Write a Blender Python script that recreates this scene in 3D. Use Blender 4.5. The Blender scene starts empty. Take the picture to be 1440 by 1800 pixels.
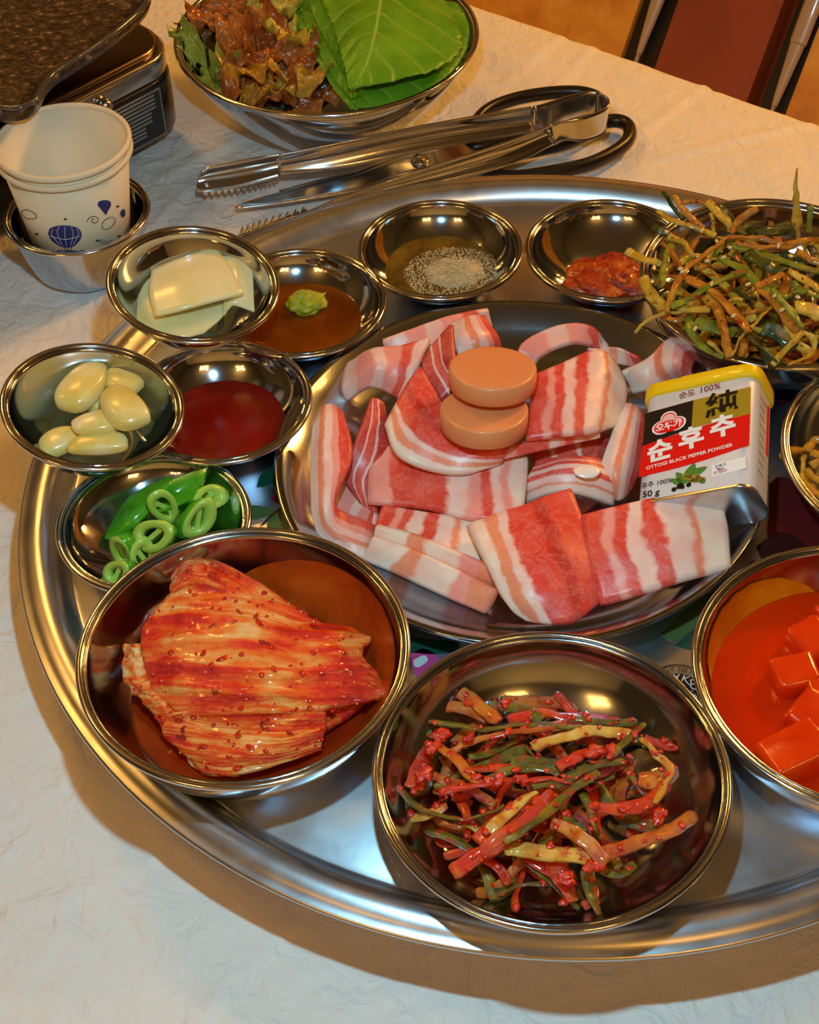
import bpy, math, random
import numpy as np
from mathutils import Vector, Matrix, noise as mnoise

# ------------------------------------------------------------------ camera
CAMP = np.array([-0.06686301, -0.52818776, 0.56373304])
FWD = np.array([0.0, 0.69179363, -0.72209526])
RGT = np.array([0.99965853, -0.01886902, -0.01807721])
UPV = np.array([0.02613092, 0.72184869, 0.69155741])
FPX = 2768.18
scene = bpy.context.scene
COL = scene.collection
cam_data = bpy.data.cameras.new('camera')
cam_data.sensor_fit = 'VERTICAL'
cam_data.sensor_height = 36.0
cam_data.lens = FPX / 1800.0 * 36.0
cam_data.clip_start = 0.01
cam = bpy.data.objects.new('camera', cam_data)
COL.objects.link(cam)
_m = Matrix(((RGT[0], UPV[0], -FWD[0], CAMP[0]), (RGT[1], UPV[1], -FWD[1], CAMP[1]),
             (RGT[2], UPV[2], -FWD[2], CAMP[2]), (0, 0, 0, 1)))
cam.matrix_world = _m
scene.camera = cam

# ------------------------------------------------------------------ light
world = bpy.data.worlds.new('world')
scene.world = world
world.use_nodes = True
world.node_tree.nodes['Background'].inputs[0].default_value = (1.0, 0.55, 0.2, 1)
world.node_tree.nodes['Background'].inputs[1].default_value = 0.02
scene.view_settings.view_transform = 'Standard'
scene.view_settings.look = 'None'
scene.view_settings.gamma = 1.0
scene.view_settings.exposure = 0.0


def point_light(name, loc, power, color, radius):
    d = bpy.data.lights.new(name, 'POINT')
    d.energy = power
    d.color = color
    d.shadow_soft_size = radius
    o = bpy.data.objects.new(name, d)
    o.location = loc
    COL.objects.link(o)
    return o


# small cool lamp hanging low over the near part of the table
_d = bpy.data.lights.new('cool_lamp', 'SPOT')
_d.energy = 6.2
_d.color = (0.36, 0.74, 0.90)
_d.shadow_soft_size = 0.010
_d.spot_size = math.radians(150)
_d.spot_blend = 0.35
KEY = bpy.data.objects.new('cool_lamp', _d)
KEY.location = (-0.074, -0.248, 0.4915)
COL.objects.link(KEY)
# warm ceiling bulbs of the restaurant, in clusters; back-left one added as fill light
WARM = (1.0, 0.45, 0.085)
for cx_, cy_, pw_ in ((-1.0, -1.3, 2.5), (0.6, -1.4, 2.5), (1.25, 0.85, 2.0), (-1.5, 0.5, 3.0), (-0.85, 1.35, 4.5)):
    for i in range(3):
        for j in range(2):
            point_light('warm_bulb', (cx_ + (i - 1) * 0.14, cy_ + (j - .5) * 0.16, 1.55 + 0.04 * ((i + j) % 2)), pw_, WARM, 0.022)


# soft warm fill light added to brighten the far right of the table
point_light('warm_fill', (0.75, 0.80, 0.70), 29.0, WARM, 0.10)


# ------------------------------------------------------------------ geometry helpers
def at(px, py, z):
    """point at height z that the photograph shows at pixel (px, py) of 1440x1800"""
    d = FWD + (px - 720) / FPX * RGT - (py - 900) / FPX * UPV
    return CAMP + d * ((z - CAMP[2]) / d[2])


def at_plane(px, py, p0, n):
    d = FWD + (px - 720) / FPX * RGT - (py - 900) / FPX * UPV
    return CAMP + d * (np.dot(np.asarray(p0) - CAMP, n) / np.dot(d, n))


def mesh_data(name, verts, faces, uvs=None, smooth=True):
    me = bpy.data.meshes.new(name)
    me.from_pydata([tuple(float(c) for c in v) for v in verts], [], [tuple(int(i) for i in f) for f in faces])
    if uvs is not None:
        lay = me.uv_layers.new(name='UVMap')
        li = np.zeros(len(me.loops), dtype=np.int32)
        me.loops.foreach_get('vertex_index', li)
        lay.data.foreach_set('uv', np.asarray(uvs, dtype=np.float32)[li].ravel())
    if smooth:
        me.polygons.foreach_set('use_smooth', [True] * len(me.polygons))
    me.update()
    return me


def link(name, me, mat=None, parent=None, loc=None):
    o = bpy.data.objects.new(name, me)
    COL.objects.link(o)
    if mat is not None and me is not None and len(me.materials) == 0:
        me.materials.append(mat)
    if loc is not None:
        o.location = [float(c) for c in loc]
    if parent is not None:
        o.parent = parent
    return o


def obj(name, verts, faces, mat, parent=None, uvs=None, smooth=True, origin=None):
    """one mesh object from world-space verts; origin moved to its base"""
    v = np.asarray(verts, float)
    if parent is not None:
        org = np.array(parent['_org']) if '_org' in parent else np.array(parent.location)
        o = link(name, mesh_data(name, v - org, faces, uvs, smooth), mat, parent)
        o['_org'] = [float(c) for c in org]
        return o
    if origin is None:
        origin = np.array([v[:, 0].mean(), v[:, 1].mean(), v[:, 2].min()])
    o = link(name, mesh_data(name, v - origin, faces, uvs, smooth), mat, None, origin)
    o['_org'] = [float(c) for c in origin]
    return o


def tag(o, label=None, cat=None, group=None, kind=None):
    if label: o['label'] = label
    if cat: o['category'] = cat
    if group: o['group'] = group
    if kind: o['kind'] = kind
    return o


def thing(name, loc, label=None, cat=None, group=None, kind=None):
    o = bpy.data.objects.new(name, None)
    o.empty_display_size = 0.02
    o.location = [float(c) for c in loc]
    o['_org'] = [float(c) for c in loc]
    COL.objects.link(o)
    return tag(o, label, cat, group, kind)


def lathe(profile, n=72, closed=False):
    pr = np.asarray(profile, float)
    a = np.linspace(0, 2 * np.pi, n, endpoint=False)
    vs, fs = [], []
    for r, z in pr:
        vs += [(r * math.cos(t), r * math.sin(t), z) for t in a]
    m = len(pr)
    rng = range(m) if closed else range(m - 1)
    for i in rng:
        k = (i + 1) % m
        for j in range(n):
            j2 = (j + 1) % n
            fs.append((i * n + j, i * n + j2, k * n + j2, k * n + j))
    return np.array(vs), fs


def place(v, c, nrm=(0, 0, 1), spin=0.0):
    """rotate local z to nrm and move to c"""
    q = Vector((0, 0, 1)).rotation_difference(Vector(nrm).normalized()).to_matrix()
    q = np.array(q) @ np.array(Matrix.Rotation(spin, 3, 'Z'))
    return np.asarray(v) @ q.T + np.asarray(c)


def box(cx, cy, cz, sx, sy, sz):
    v = [(cx + x * sx / 2, cy + y * sy / 2, cz + z * sz / 2) for z in (-1, 1) for y in (-1, 1) for x in (-1, 1)]
    f = [(0, 2, 3, 1), (4, 5, 7, 6), (0, 1, 5, 4), (2, 6, 7, 3), (0, 4, 6, 2), (1, 3, 7, 5)]
    return np.array(v), f


def rounded_prism(w, d, h, r, n=6, bev=0.0):
    """upright prism with rounded corners, z 0..h, optional top/bottom bevel"""
    ring = []
    for cx, cy, a0 in ((w / 2 - r, d / 2 - r, 0), (-w / 2 + r, d / 2 - r, 90), (-w / 2 + r, -d / 2 + r, 180), (w / 2 - r, -d / 2 + r, 270)):
        for k in range(n + 1):
            a = math.radians(a0 + 90 * k / n)
            ring.append((cx + r * math.cos(a), cy + r * math.sin(a), math.cos(a), math.sin(a)))
    ring = np.array(ring)
    lev = []
    if bev > 0:
        for k in range(4):
            a = math.pi / 2 * k / 3
            lev.append((bev * (1 - math.sin(a)), bev * (1 - math.cos(a))))
        lev = [(i, z) for i, z in lev] + [(i, h - z) for i, z in reversed(lev)]
    else:
        lev = [(0, 0), (0, h)]
    vs, fs = [], []
    m = len(ring)
    for ins, z in lev:
        for x, y, nx, ny in ring:
            vs.append((x - nx * ins, y - ny * ins, z))
    for i in range(len(lev) - 1):
        for j in range(m):
            j2 = (j + 1) % m
            fs.append((i * m + j, i * m + j2, (i + 1) * m + j2, (i + 1) * m + j))
    fs.append(tuple(range(m - 1, -1, -1)))
    fs.append(tuple(range((len(lev) - 1) * m, len(lev) * m)))
    return np.array(vs), fs


def crom(P, n):
    """Catmull-Rom through the points, n samples"""
    P = np.asarray(P, float)
    m = len(P)
    if m == 2:
        t = np.linspace(0, 1, n)[:, None]
        return P[0] * (1 - t) + P[1] * t
    ext = np.vstack([2 * P[0] - P[1], P, 2 * P[-1] - P[-2]])
    out = []
    for s in np.linspace(0, m - 1, n):
        i = min(int(s), m - 2)
        t = s - i
        p0, p1, p2, p3 = ext[i], ext[i + 1], ext[i + 2], ext[i + 3]
        out.append(.5 * (2 * p1 + (p2 - p0) * t + (2 * p0 - 5 * p1 + 4 * p2 - p3) * t * t + (3 * p1 - p0 - 3 * p2 + p3) * t ** 3))
    return np.array(out)


def surf(ctrl, nu, nv):
    ctrl = np.asarray(ctrl, float)
    rows = np.array([crom(r, nu) for r in ctrl])
    return np.array([crom(rows[:, i], nv) for i in range(nu)]).transpose(1, 0, 2)   # nv x nu x 3


def grid_normals(G):
    du = np.gradient(G, axis=1)
    dv = np.gradient(G, axis=0)
    n = np.cross(du, dv)
    n /= (np.linalg.norm(n, axis=2, keepdims=True) + 1e-12)
    return n


def slab(G, thick, edge=0.3, disp=None, keep=None):
    """closed slab from a grid of points; returns verts, faces, uvs. edge = how far the rim bulges"""
    nv, nu = G.shape[:2]
    N = grid_normals(G)
    if N[..., 2].mean() < 0:
        N = -N
        flip = True
    else:
        flip = False
    U, V = np.meshgrid(np.linspace(0, 1, nu), np.linspace(0, 1, nv))
    T = np.full((nv, nu), thick / 2.0) if np.isscalar(thick) else np.asarray(thick) / 2.0
    D = np.zeros((nv, nu)) if disp is None else disp
    top = G + N * (T + D)[..., None]
    bot = G - N * (T - D)[..., None]
    idx = np.arange(nv * nu).reshape(nv, nu)
    vs = [top.reshape(-1, 3), bot.reshape(-1, 3)]
    uv = [np.stack([U.ravel(), V.ravel()], 1)] * 2
    fs = []
    a = idx[:-1, :-1].ravel(); b = idx[:-1, 1:].ravel(); c = idx[1:, 1:].ravel(); d = idx[1:, :-1].ravel()
    M = nv * nu
    for q in zip(a, b, c, d):
        fs.append(q if not flip else q[::-1])
    for q in zip(a + M, d + M, c + M, b + M):
        fs.append(q if not flip else q[::-1])
    loop = list(idx[0, :]) + list(idx[1:, -1]) + list(idx[-1, -2::-1]) + list(idx[-2:0:-1, 0])
    cen = G.reshape(-1, 3).mean(0)
    mid = []
    flatG, flatN, flatD, flatT = G.reshape(-1, 3), N.reshape(-1, 3), D.ravel(), T.ravel()
    L = len(loop)
    for k, i in enumerate(loop):
        tng = flatG[loop[(k + 1) % L]] - flatG[loop[k - 1]]
        out = np.cross(tng, flatN[i])
        if flip: out = -out
        out /= (np.linalg.norm(out) + 1e-12)
        mid.append(flatG[i] + flatN[i] * flatD[i] + out * flatT[i] * 2 * edge)
    vs.append(np.array(mid))
    uv.append(uv[0][loop])
    for k in range(L):
        k2 = (k + 1) % L
        i, j = loop[k], loop[k2]
        m1, m2 = 2 * M + k, 2 * M + k2
        f1 = (i, m1, m2, j)
        f2 = (m1, i + M, j + M, m2)
        fs.append(f1 if not flip else f1[::-1])
        fs.append(f2 if not flip else f2[::-1])
    return np.vstack(vs), fs, np.vstack(uv)


def ribbon(P, width, thick, n=14, roll=0.0, twist=0.0, up=(0, 0, 1), k=8, taper=(0.35, 0.35), rough=0.0):
    """flattened tube along a path"""
    C = crom(P, n)
    T = np.gradient(C, axis=0)
    T /= (np.linalg.norm(T, axis=1, keepdims=True) + 1e-12)
    vs, uv, fs = [], [], []
    w = np.interp(np.linspace(0, 1, n), np.linspace(0, 1, len(width)), width) if not np.isscalar(width) else np.full(n, width)
    for i in range(n):
        s = i / (n - 1)
        u = np.asarray(up, float)
        side = np.cross(T[i], u)
        if np.linalg.norm(side) < 1e-5: side = np.cross(T[i], (1, 0, 0))
        side /= np.linalg.norm(side)
        nn = np.cross(side, T[i])
        a = roll + twist * s
        s2 = side * math.cos(a) + nn * math.sin(a)
        n2 = nn * math.cos(a) - side * math.sin(a)
        tp = 1.0
        if i == 0: tp = taper[0]
        if i == n - 1: tp = taper[1]
        for j in range(k):
            b = 2 * math.pi * j / k
            vs.append(C[i] + s2 * math.cos(b) * w[i] / 2 * tp + n2 * math.sin(b) * thick / 2 * (0.6 + .4 * tp))
            uv.append((j / k, s))
    for i in range(n - 1):
        for j in range(k):
            j2 = (j + 1) % k
            fs.append((i * k + j, i * k + j2, (i + 1) * k + j2, (i + 1) * k + j))
    fs.append(tuple(range(k - 1, -1, -1)))
    fs.append(tuple(range((n - 1) * k, n * k)))
    vs = np.array(vs)
    if rough:
        for p in vs:
            q = Vector(p)
            p += rough * np.array([mnoise.noise(q * 260), mnoise.noise(q * 260 + Vector((5, 1, 2))), mnoise.noise(q * 260 + Vector((1, 9, 4)))])
            p += rough * 1.6 * np.array([mnoise.noise(q * 90), mnoise.noise(q * 90 + Vector((5, 1, 2))), mnoise.noise(q * 90 + Vector((1, 9, 4)))])
    return vs, fs, np.array(uv)


def join(parts):
    vs, fs, o = [], [], 0
    for p in parts:
        v, f = p[0], p[1]
        vs.append(np.asarray(v))
        fs += [tuple(i + o for i in q) for q in f]
        o += len(v)
    return np.vstack(vs), fs


def blob(c, sx, sy, sz, seed=0, amp=0.25, freq=2.0, nu=28, nv=18, rot=0.0, flatb=None):
    """lumpy ellipsoid"""
    vs, fs = [], []
    off = Vector((seed * 7.13, seed * 3.7, seed * 1.9))
    for i in range(nv + 1):
        th = math.pi * i / nv
        for j in range(nu):
            ph = 2 * math.pi * j / nu
            d = Vector((math.sin(th) * math.cos(ph), math.sin(th) * math.sin(ph), math.cos(th)))
            r = 1 + amp * (mnoise.noise(d * freq + off) + .5 * mnoise.noise(d * freq * 2.3 + off) + .25 * mnoise.noise(d * freq * 5 + off))
            x, y, z = d.x * r * sx, d.y * r * sy, d.z * r * sz
            if flatb is not None: z = max(z, -flatb)
            vs.append((c[0] + x * math.cos(rot) - y * math.sin(rot), c[1] + x * math.sin(rot) + y * math.cos(rot), c[2] + z))
    for i in range(nv):
        for j in range(nu):
            j2 = (j + 1) % nu
            fs.append((i * nu + j, (i + 1) * nu + j, (i + 1) * nu + j2, i * nu + j2))
    return np.array(vs), fs


# ------------------------------------------------------------------ materials
def lin(c):
    """'#rrggbb' or 0-255 triple to linear"""
    if isinstance(c, str):
        c = [int(c[i:i + 2], 16) for i in (1, 3, 5)]
    out = []
    for v in c:
        v = v / 255.0
        out.append(v / 12.92 if v <= .04045 else ((v + .055) / 1.055) ** 2.4)
    return (*out, 1.0)


class NT:
    def __init__(s, name):
        s.m = bpy.data.materials.new(name)
        s.m.use_nodes = True
        s.t = s.m.node_tree
        s.b = s.t.nodes['Principled BSDF']

    def n(s, typ, **kw):
        nd = s.t.nodes.new(typ)
        for k, v in kw.items():
            if k.startswith('i_'):
                key = k[2:]
                key = int(key) if key.isdigit() else key.replace('_', ' ')
                nd.inputs[key].default_value = v
            else:
                setattr(nd, k, v)
        return nd

    def l(s, a, b):
        s.t.links.new(a, b)

    def set(s, **kw):
        for k, v in kw.items():
            s.b.inputs[k.replace('_', ' ')].default_value = v
        return s

    def coord(s, kind='Object', scale=(1, 1, 1), rot=(0, 0, 0), loc=(0, 0, 0)):
        tc = s.n('ShaderNodeTexCoord')
        mp = s.n('ShaderNodeMapping')
        mp.inputs['Scale'].default_value = scale
        mp.inputs['Rotation'].default_value = rot
        mp.inputs['Location'].default_value = loc
        s.l(tc.outputs[kind], mp.inputs[0])
        return mp.outputs[0]

    def rand_offset(s, vec, amount=10.0):
        oi = s.n('ShaderNodeObjectInfo')
        mul = s.n('ShaderNodeMath', operation='MULTIPLY', i_1=amount)
        s.l(oi.outputs['Random'], mul.inputs[0])
        add = s.n('ShaderNodeVectorMath', operation='ADD')
        s.l(vec, add.inputs[0])
        s.l(mul.outputs[0], add.inputs[1])
        return add.outputs[0]

    def noise(s, vec, scale=5, detail=4, rough=.55, dist=0):
        nd = s.n('ShaderNodeTexNoise')
        nd.inputs['Scale'].default_value = scale
        nd.inputs['Detail'].default_value = detail
        nd.inputs['Roughness'].default_value = rough
        nd.inputs['Distortion'].default_value = dist
        if vec is not None: s.l(vec, nd.inputs['Vector'])
        return nd.outputs['Fac']

    def ramp(s, fac, stops, interp='LINEAR'):
        r = s.n('ShaderNodeValToRGB')
        r.color_ramp.interpolation = interp
        e = r.color_ramp.elements
        while len(e) < len(stops): e.new(0.5)
        for k, (p, c) in enumerate(stops):
            e[k].position = p
            e[k].color = c if len(c) == 4 else (*c, 1)
        s.l(fac, r.inputs[0])
        return r.outputs[0]

    def mix(s, a, b, fac, mode='MIX'):
        m = s.n('ShaderNodeMix', data_type='RGBA', blend_type=mode)
        for sock, v in ((m.inputs[0], fac), (m.inputs[6], a), (m.inputs[7], b)):
            if hasattr(v, 'links'): s.l(v, sock)
            else: sock.default_value = v
        return m.outputs[2]

    def bump(s, h, strength=.3, dist=.002):
        b = s.n('ShaderNodeBump')
        b.inputs['Strength'].default_value = strength
        b.inputs['Distance'].default_value = dist
        s.l(h, b.inputs['Height'])
        s.l(b.outputs[0], s.b.inputs['Normal'])
        return s

    def color(s, sock):
        s.l(sock, s.b.inputs['Base Color'])
        return s


def flat(name, c, rough=.5, metal=0, coat=0, sss=0, **kw):
    t = NT(name)
    t.set(Base_Color=lin(c), Roughness=rough, Metallic=metal, Coat_Weight=coat, Subsurface_Weight=sss)
    if sss: t.b.inputs['Subsurface Radius'].default_value = (.004, .002, .001)
    t.b.inputs['Subsurface Scale'].default_value = 1.0
    t.set(**kw)
    return t.m


def mottled(name, stops, scale=30, detail=5, rough=.4, bump=.2, bscale=None, coat=0, sss=0, stretch=(1, 1, 1), kind='Object', rnd=True, dist=0, bdist=.001, spec=.5, transmission=0):
    t = NT(name)
    v = t.coord(kind, stretch)
    if rnd: v = t.rand_offset(v)
    f = t.noise(v, scale, detail, .6, dist)
    t.color(t.ramp(f, [(p, lin(c)) for p, c in stops]))
    t.set(Roughness=rough, Coat_Weight=coat, Subsurface_Weight=sss, Specular_IOR_Level=spec, Transmission_Weight=transmission)
    t.set(Coat_Roughness=.12)
    if sss: t.b.inputs['Subsurface Radius'].default_value = (.004, .002, .001)
    if sss: t.b.inputs['Subsurface Scale'].default_value = 1.0
    if bump:
        h = t.noise(v, bscale or scale * 2, 5, .6)
        t.bump(h, bump, bdist)
    return t.m


def steel(name, base, rough, brush=0.0, scratch=.02):
    t = NT(name)
    t.set(Base_Color=base, Metallic=1.0, Roughness=rough)
    v = t.coord('Object')
    f = t.noise(v, 60, 3, .6)
    r = t.n('ShaderNodeMapRange')
    r.inputs['To Min'].default_value = max(.02, rough * .75)
    r.inputs['To Max'].default_value = rough * 1.3
    t.l(f, r.inputs[0])
    t.l(r.outputs[0], t.b.inputs['Roughness'])
    f2 = t.noise(v, 35, 2, .5)
    t.bump(f2, scratch, .002)
    return t.m


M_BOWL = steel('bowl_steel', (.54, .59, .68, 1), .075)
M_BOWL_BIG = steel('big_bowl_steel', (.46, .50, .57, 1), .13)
M_RIM = steel('rim_steel', (.68, .70, .75, 1), .12)
M_TRAY = steel('tray_aluminium', (.66, .70, .77, 1), .30, scratch=.05)
M_TONG = steel('tong_steel', (.62, .63, .65, 1), .14)
M_BLACK = flat('black_plastic', '#15110f', .35)

# ------------------------------------------------------------------ room
ROOM = 2.4
v, f = box(0, 0, -.80, 2 * ROOM, 2 * ROOM, .1)
mf = mottled('floor_tile', [(.3, '#6b3a18'), (.7, '#8a5226')], 6, rough=.4, rnd=False)
tag(obj('floor', v, f, mf, smooth=False), 'brown restaurant floor under the table', kind='structure')
v, f = box(0, 0, 1.85, 2 * ROOM, 2 * ROOM, .1)
tag(obj('ceiling', v, f, flat('ceiling_paint', '#6e7074', .8), smooth=False), 'grey restaurant ceiling', kind='structure')
mw = mottled('wall_plaster', [(.3, '#45474b'), (.7, '#55575c')], 4, rough=.7, rnd=False)
for nm, c, s in (('wall_left', (-ROOM - .05, 0, .5), (.1, 2 * ROOM, 2.7)), ('wall_right', (ROOM + .05, 0, .5), (.1, 2 * ROOM, 2.7)),
                 ('wall_far', (0, ROOM + .05, .5), (2 * ROOM + .2, .1, 2.7)), ('wall_near', (0, -ROOM - .05, .5), (2 * ROOM + .2, .1, 2.7))):
    v, f = box(*c, *s)
    tag(obj(nm, v, f, mw if nm != 'wall_near' else flat('white_wall', '#dde2ea', .8), smooth=False), 'white plaster restaurant wall behind the photographer' if nm == 'wall_near' else 'grey plaster restaurant wall', kind='structure')

# table: far edge runs along EDG, NRM points off the table
T0 = at(840, 0, 0)
EDG = at(1440, 208, 0) - T0
EDG /= np.linalg.norm(EDG)
NRM = np.array([-EDG[1], EDG[0], 0])
if NRM[1] < 0: NRM = -NRM


def tab(t, s, z=0.0):
    return T0 + EDG * t - NRM * s + np.array([0, 0, z])


table = thing('dining_table', tab(0, .5, -.75), 'rectangular restaurant table under the white plastic cloth', 'table')
M_WOOD = mottled('table_wood', [(.3, '#5a3416'), (.7, '#7a4a22')], 8, rough=.5, stretch=(1, 8, 1), rnd=False)
v = np.array([tab(t, s, z) for z in (-.04, -.004) for t, s in ((-.78, .012), (.66, .012), (.66, 1.0), (-.78, 1.0))])
f = [(3, 2, 1, 0), (4, 5, 6, 7), (0, 1, 5, 4), (1, 2, 6, 5), (2, 3, 7, 6), (3, 0, 4, 7)]
obj('tabletop', v, f, M_WOOD, table, smooth=False)
for t_, s_ in ((-.7, .08), (.58, .08), (-.7, .92), (.58, .92)):
    c = tab(t_, s_)
    v, f = lathe([(.0, -.75), (.022, -.75), (.026, -.04), (0, -.04)], 16)
    obj('leg', v + np.array([c[0], c[1], 0]), f, M_WOOD, table)

# white plastic tablecloth with fold lines and wrinkles
CREASE = [((340, 1800), (500, 1640), .0011, .004), ((10, 1350), (240, 1600), .0007, .006), ((50, 1605), (275, 1508), .0009, .004),
          ((1107, 246), (1236, 148), .0016, .006), ((1194, 267), (1430, 210), .0016, .006), ((0, 1450), (130, 1360), .0009, .005),
          ((240, 1590), (400, 1780), .0006, .006), ((0, 1500), (60, 1440), .0008, .005), ((970, 160), (1050, 70), .001, .006),
          ((900, 130), (985, 60), .001, .007), ((560, 1800), (760, 1720), .0006, .006), ((1150, 1800), (1300, 1760), .0006, .006),
          ((300, 300), (420, 240), .0012, .008), ((260, 400), (330, 330), .0012, .008), ((0, 1080), (40, 1000), .0012, .006),
          ((700, 1800), (780, 1745), .0008, .005), ((60, 1700), (140, 1560), .0008, .005)]
segs = [(at(*a, 0)[:2], at(*b, 0)[:2], h, w) for a, b, h, w in CREASE]
ts = np.concatenate([np.arange(-.80, -.45, .02), np.arange(-.45, .42, .0027), np.arange(.42, .7, .02)])
ss = np.concatenate([[-.2, -.15, -.1, -.06, -.03, -.012, -.008, -.005, -.0025], np.arange(0, .88, .0027), [.9, .96, 1.0, 1.02]])
TT, SS = np.meshgrid(ts, ss)
XX = T0[0] + EDG[0] * TT - NRM[0] * SS
YY = T0[1] + EDG[1] * TT - NRM[1] * SS
ZZ = np.zeros_like(XX)
for a, b, h, w in segs:
    ab = b - a
    k = np.clip(((XX - a[0]) * ab[0] + (YY - a[1]) * ab[1]) / (ab @ ab), -.1, 1.1)
    dx, dy = XX - a[0] - k * ab[0], YY - a[1] - k * ab[1]
    sd = (dx * ab[1] - dy * ab[0]) / np.hypot(*ab)
    q = (dx * dx + dy * dy) / (w * w * .35)
    ZZ += h * (np.exp(-q) - .55 * np.exp(-((sd - w * .8) ** 2 + np.maximum(0, dx * dx + dy * dy - sd * sd)) / (w * w * .5)))
rv = np.stack([XX, YY, ZZ], 2)
for i in range(len(ss)):
    for j in range(len(ts)):
        x, y, z = rv[i, j]
        if ss[i] >= 0:
            z += .0010 * mnoise.noise(Vector((x * 14, y * 14, 3))) + .0006 * mnoise.noise(Vector((x * 45, y * 30, 9)))
            z = z - .0022 - .004 * math.exp(-ss[i] / .004)
            rv[i, j, 2] = min(z, -.0003) if math.hypot(x, y) < .22 else min(z, .0016)
        else:
            s_, t_ = ss[i], ts[j]
            w = .002 * math.sin(t_ * 40) * min(1, -s_ / .05)
            rv[i, j] = tab(t_, -.004 + w if s_ < -.01 else -.004 * min(1, -s_ / .008), s_ - .006)
rv = rv.reshape(-1, 3)
nt_, ns_ = len(ts), len(ss)
idx = np.arange(nt_ * ns_).reshape(ns_, nt_)
fs = list(zip(idx[:-1, :-1].ravel(), idx[1:, :-1].ravel(), idx[1:, 1:].ravel(), idx[:-1, 1:].ravel()))
t = NT('plastic_cloth')
t.set(Base_Color=(.80, .79, .77, 1), Roughness=.48, Specular_IOR_Level=.3)
vv = t.coord('Object')
n1 = t.noise(vv, 55, 4, .55, 1.2)
n2 = t.noise(t.coord('Object', (1, .35, 1), (0, 0, .6)), 120, 3, .5, .6)
m1 = t.n('ShaderNodeMath', operation='MULTIPLY_ADD', i_1=.5)
t.l(n2, m1.inputs[0]); t.l(n1, m1.inputs[2])
rg = t.n('ShaderNodeTexNoise'); rg.noise_type = 'RIDGED_MULTIFRACTAL'
rg.inputs['Scale'].default_value = 17; rg.inputs['Detail'].default_value = 3.5; rg.inputs['Roughness'].default_value = .45; rg.inputs['Distortion'].default_value = .9
t.l(t.coord('Object', (1.5, .7, 1), (0, 0, -.5)), rg.inputs['Vector'])
pw = t.n('ShaderNodeMath', operation='MULTIPLY_ADD', i_1=.55); t.l(rg.outputs['Fac'], pw.inputs[0]); t.l(m1.outputs[0], pw.inputs[2])
t.bump(pw.outputs[0], .7, .004)
tag(obj('tablecloth', rv, fs, t.m, origin=tab(0, .5)), 'white wrinkled plastic sheet spread over the table', 'tablecloth')

# leaning booth backrest beyond the far edge
BD = np.array([0, 0, math.cos(math.radians(31))]) + NRM * math.sin(math.radians(31))
BN = np.cross(EDG, BD)
if BN[2] < 0: BN = -BN
BO = tab(0, -.09, -.25)


def bt(px, py):
    return float(np.dot(at_plane(px, py, BO, BN) - BO, EDG))


def bquad(t0, t1, h0, h1, off, th):
    v = []
    for o in (off, off - th):
        for t_, h_ in ((t0, h0), (t1, h0), (t1, h1), (t0, h1)):
            v.append(BO + EDG * t_ + BD * h_ + BN * o)
    return np.array(v), [(0, 1, 2, 3), (7, 6, 5, 4), (0, 4, 5, 1), (1, 5, 6, 2), (2, 6, 7, 3), (3, 7, 4, 0)]


back = thing('booth_backrest', BO - np.array([0, 0, .5]), 'leaning booth backrest with dark red-brown panel between mottled orange panels behind the table', 'backrest')
M_RED = mottled('red_brown_panel', [(.3, '#8a4028'), (.7, '#a85438')], 5, rough=.35, stretch=(2, 2, .3), rnd=False, bump=.05)
M_ORG = mottled('mottled_orange_panel', [(.25, '#b0661a'), (.5, '#dc9430'), (.75, '#f4bc50')], 22, rough=.45, rnd=False, bump=.1)
s1, s2 = bt(1130, 60), bt(1372, 140)
v, f = bquad(s1 + .02, s2 - .02, -.3, .75, 0, .03); obj('panel', v, f, M_RED, back, smooth=False)
v, f = bquad(-.6, s1 - .012, -.3, .75, 0, .03); obj('panel', v, f, M_ORG, back, smooth=False)
v, f = bquad(s2 + .014, .9, -.3, .75, 0, .03); obj('panel', v, f, M_ORG, back, smooth=False)
M_STRIP = flat('cream_highlight', '#b9a184', .3, coat=.5)  # cream colour stands for the tapered highlight along the metal trim
for sx in (s1, s2):
    v, f = bquad(sx - .010, sx + .018, -.3, .75, -.004, .02); obj('dark_seam', v, f, M_BLACK, back, smooth=False)
    px_ = (1120, 92) if sx == s1 else (1352, 182)
    h0 = float(np.dot(at_plane(*px_, BO, BN) - BO, BD))
    P = [BO + EDG * (sx + .004) + BD * h + BN * .003 for h in (-.28, h0 - .02, h0, h0 + .05, h0 + .1, .74)]
    v, f, _ = ribbon(P, [.002, .003, .005, .013, .015, .015], .006, 60, up=BN); obj('trim_highlight', v, f, M_STRIP, back)
v, f = bquad(-.6, .9, -.58, -.3, -.02, .3); obj('base', v, f, M_RED, back, smooth=False)

# ------------------------------------------------------------------ tray
TF = .030
tray = thing('serving_tray', (0, 0, 0), 'large round aluminium serving tray with printed flowers holding all the side dishes', 'tray')
prof = [(0, TF), (.10, TF), (.2245, TF), (.2265, TF - .0012), (.2285, TF - .0008), (.231, TF + .0022), (.2345, TF + .0062), (.238, TF + .0078), (.242, TF + .0076),
        (.2455, TF + .0060), (.2475, TF + .0046), (.2488, TF + .0046), (.2499, TF + .0040), (.2500, TF + .0030), (.2490, TF + .0022), (.2475, TF + .0030), (.2440, TF + .0056),
        (.240, TF + .0064), (.236, TF + .0052), (.2325, TF + .0014), (.2295, TF - .0022), (.226, TF - .0026), (.15, TF - .0014), (0, TF - .0014)]
v, f = lathe(prof, 160)
obj('dish', v, f, M_TRAY, tray)
v, f = lathe([(.185, 0), (.188, 0), (.205, TF - .0014), (.202, TF - .0014)], 96, closed=True)
obj('foot_ring', v, f, M_TRAY, tray)


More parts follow.
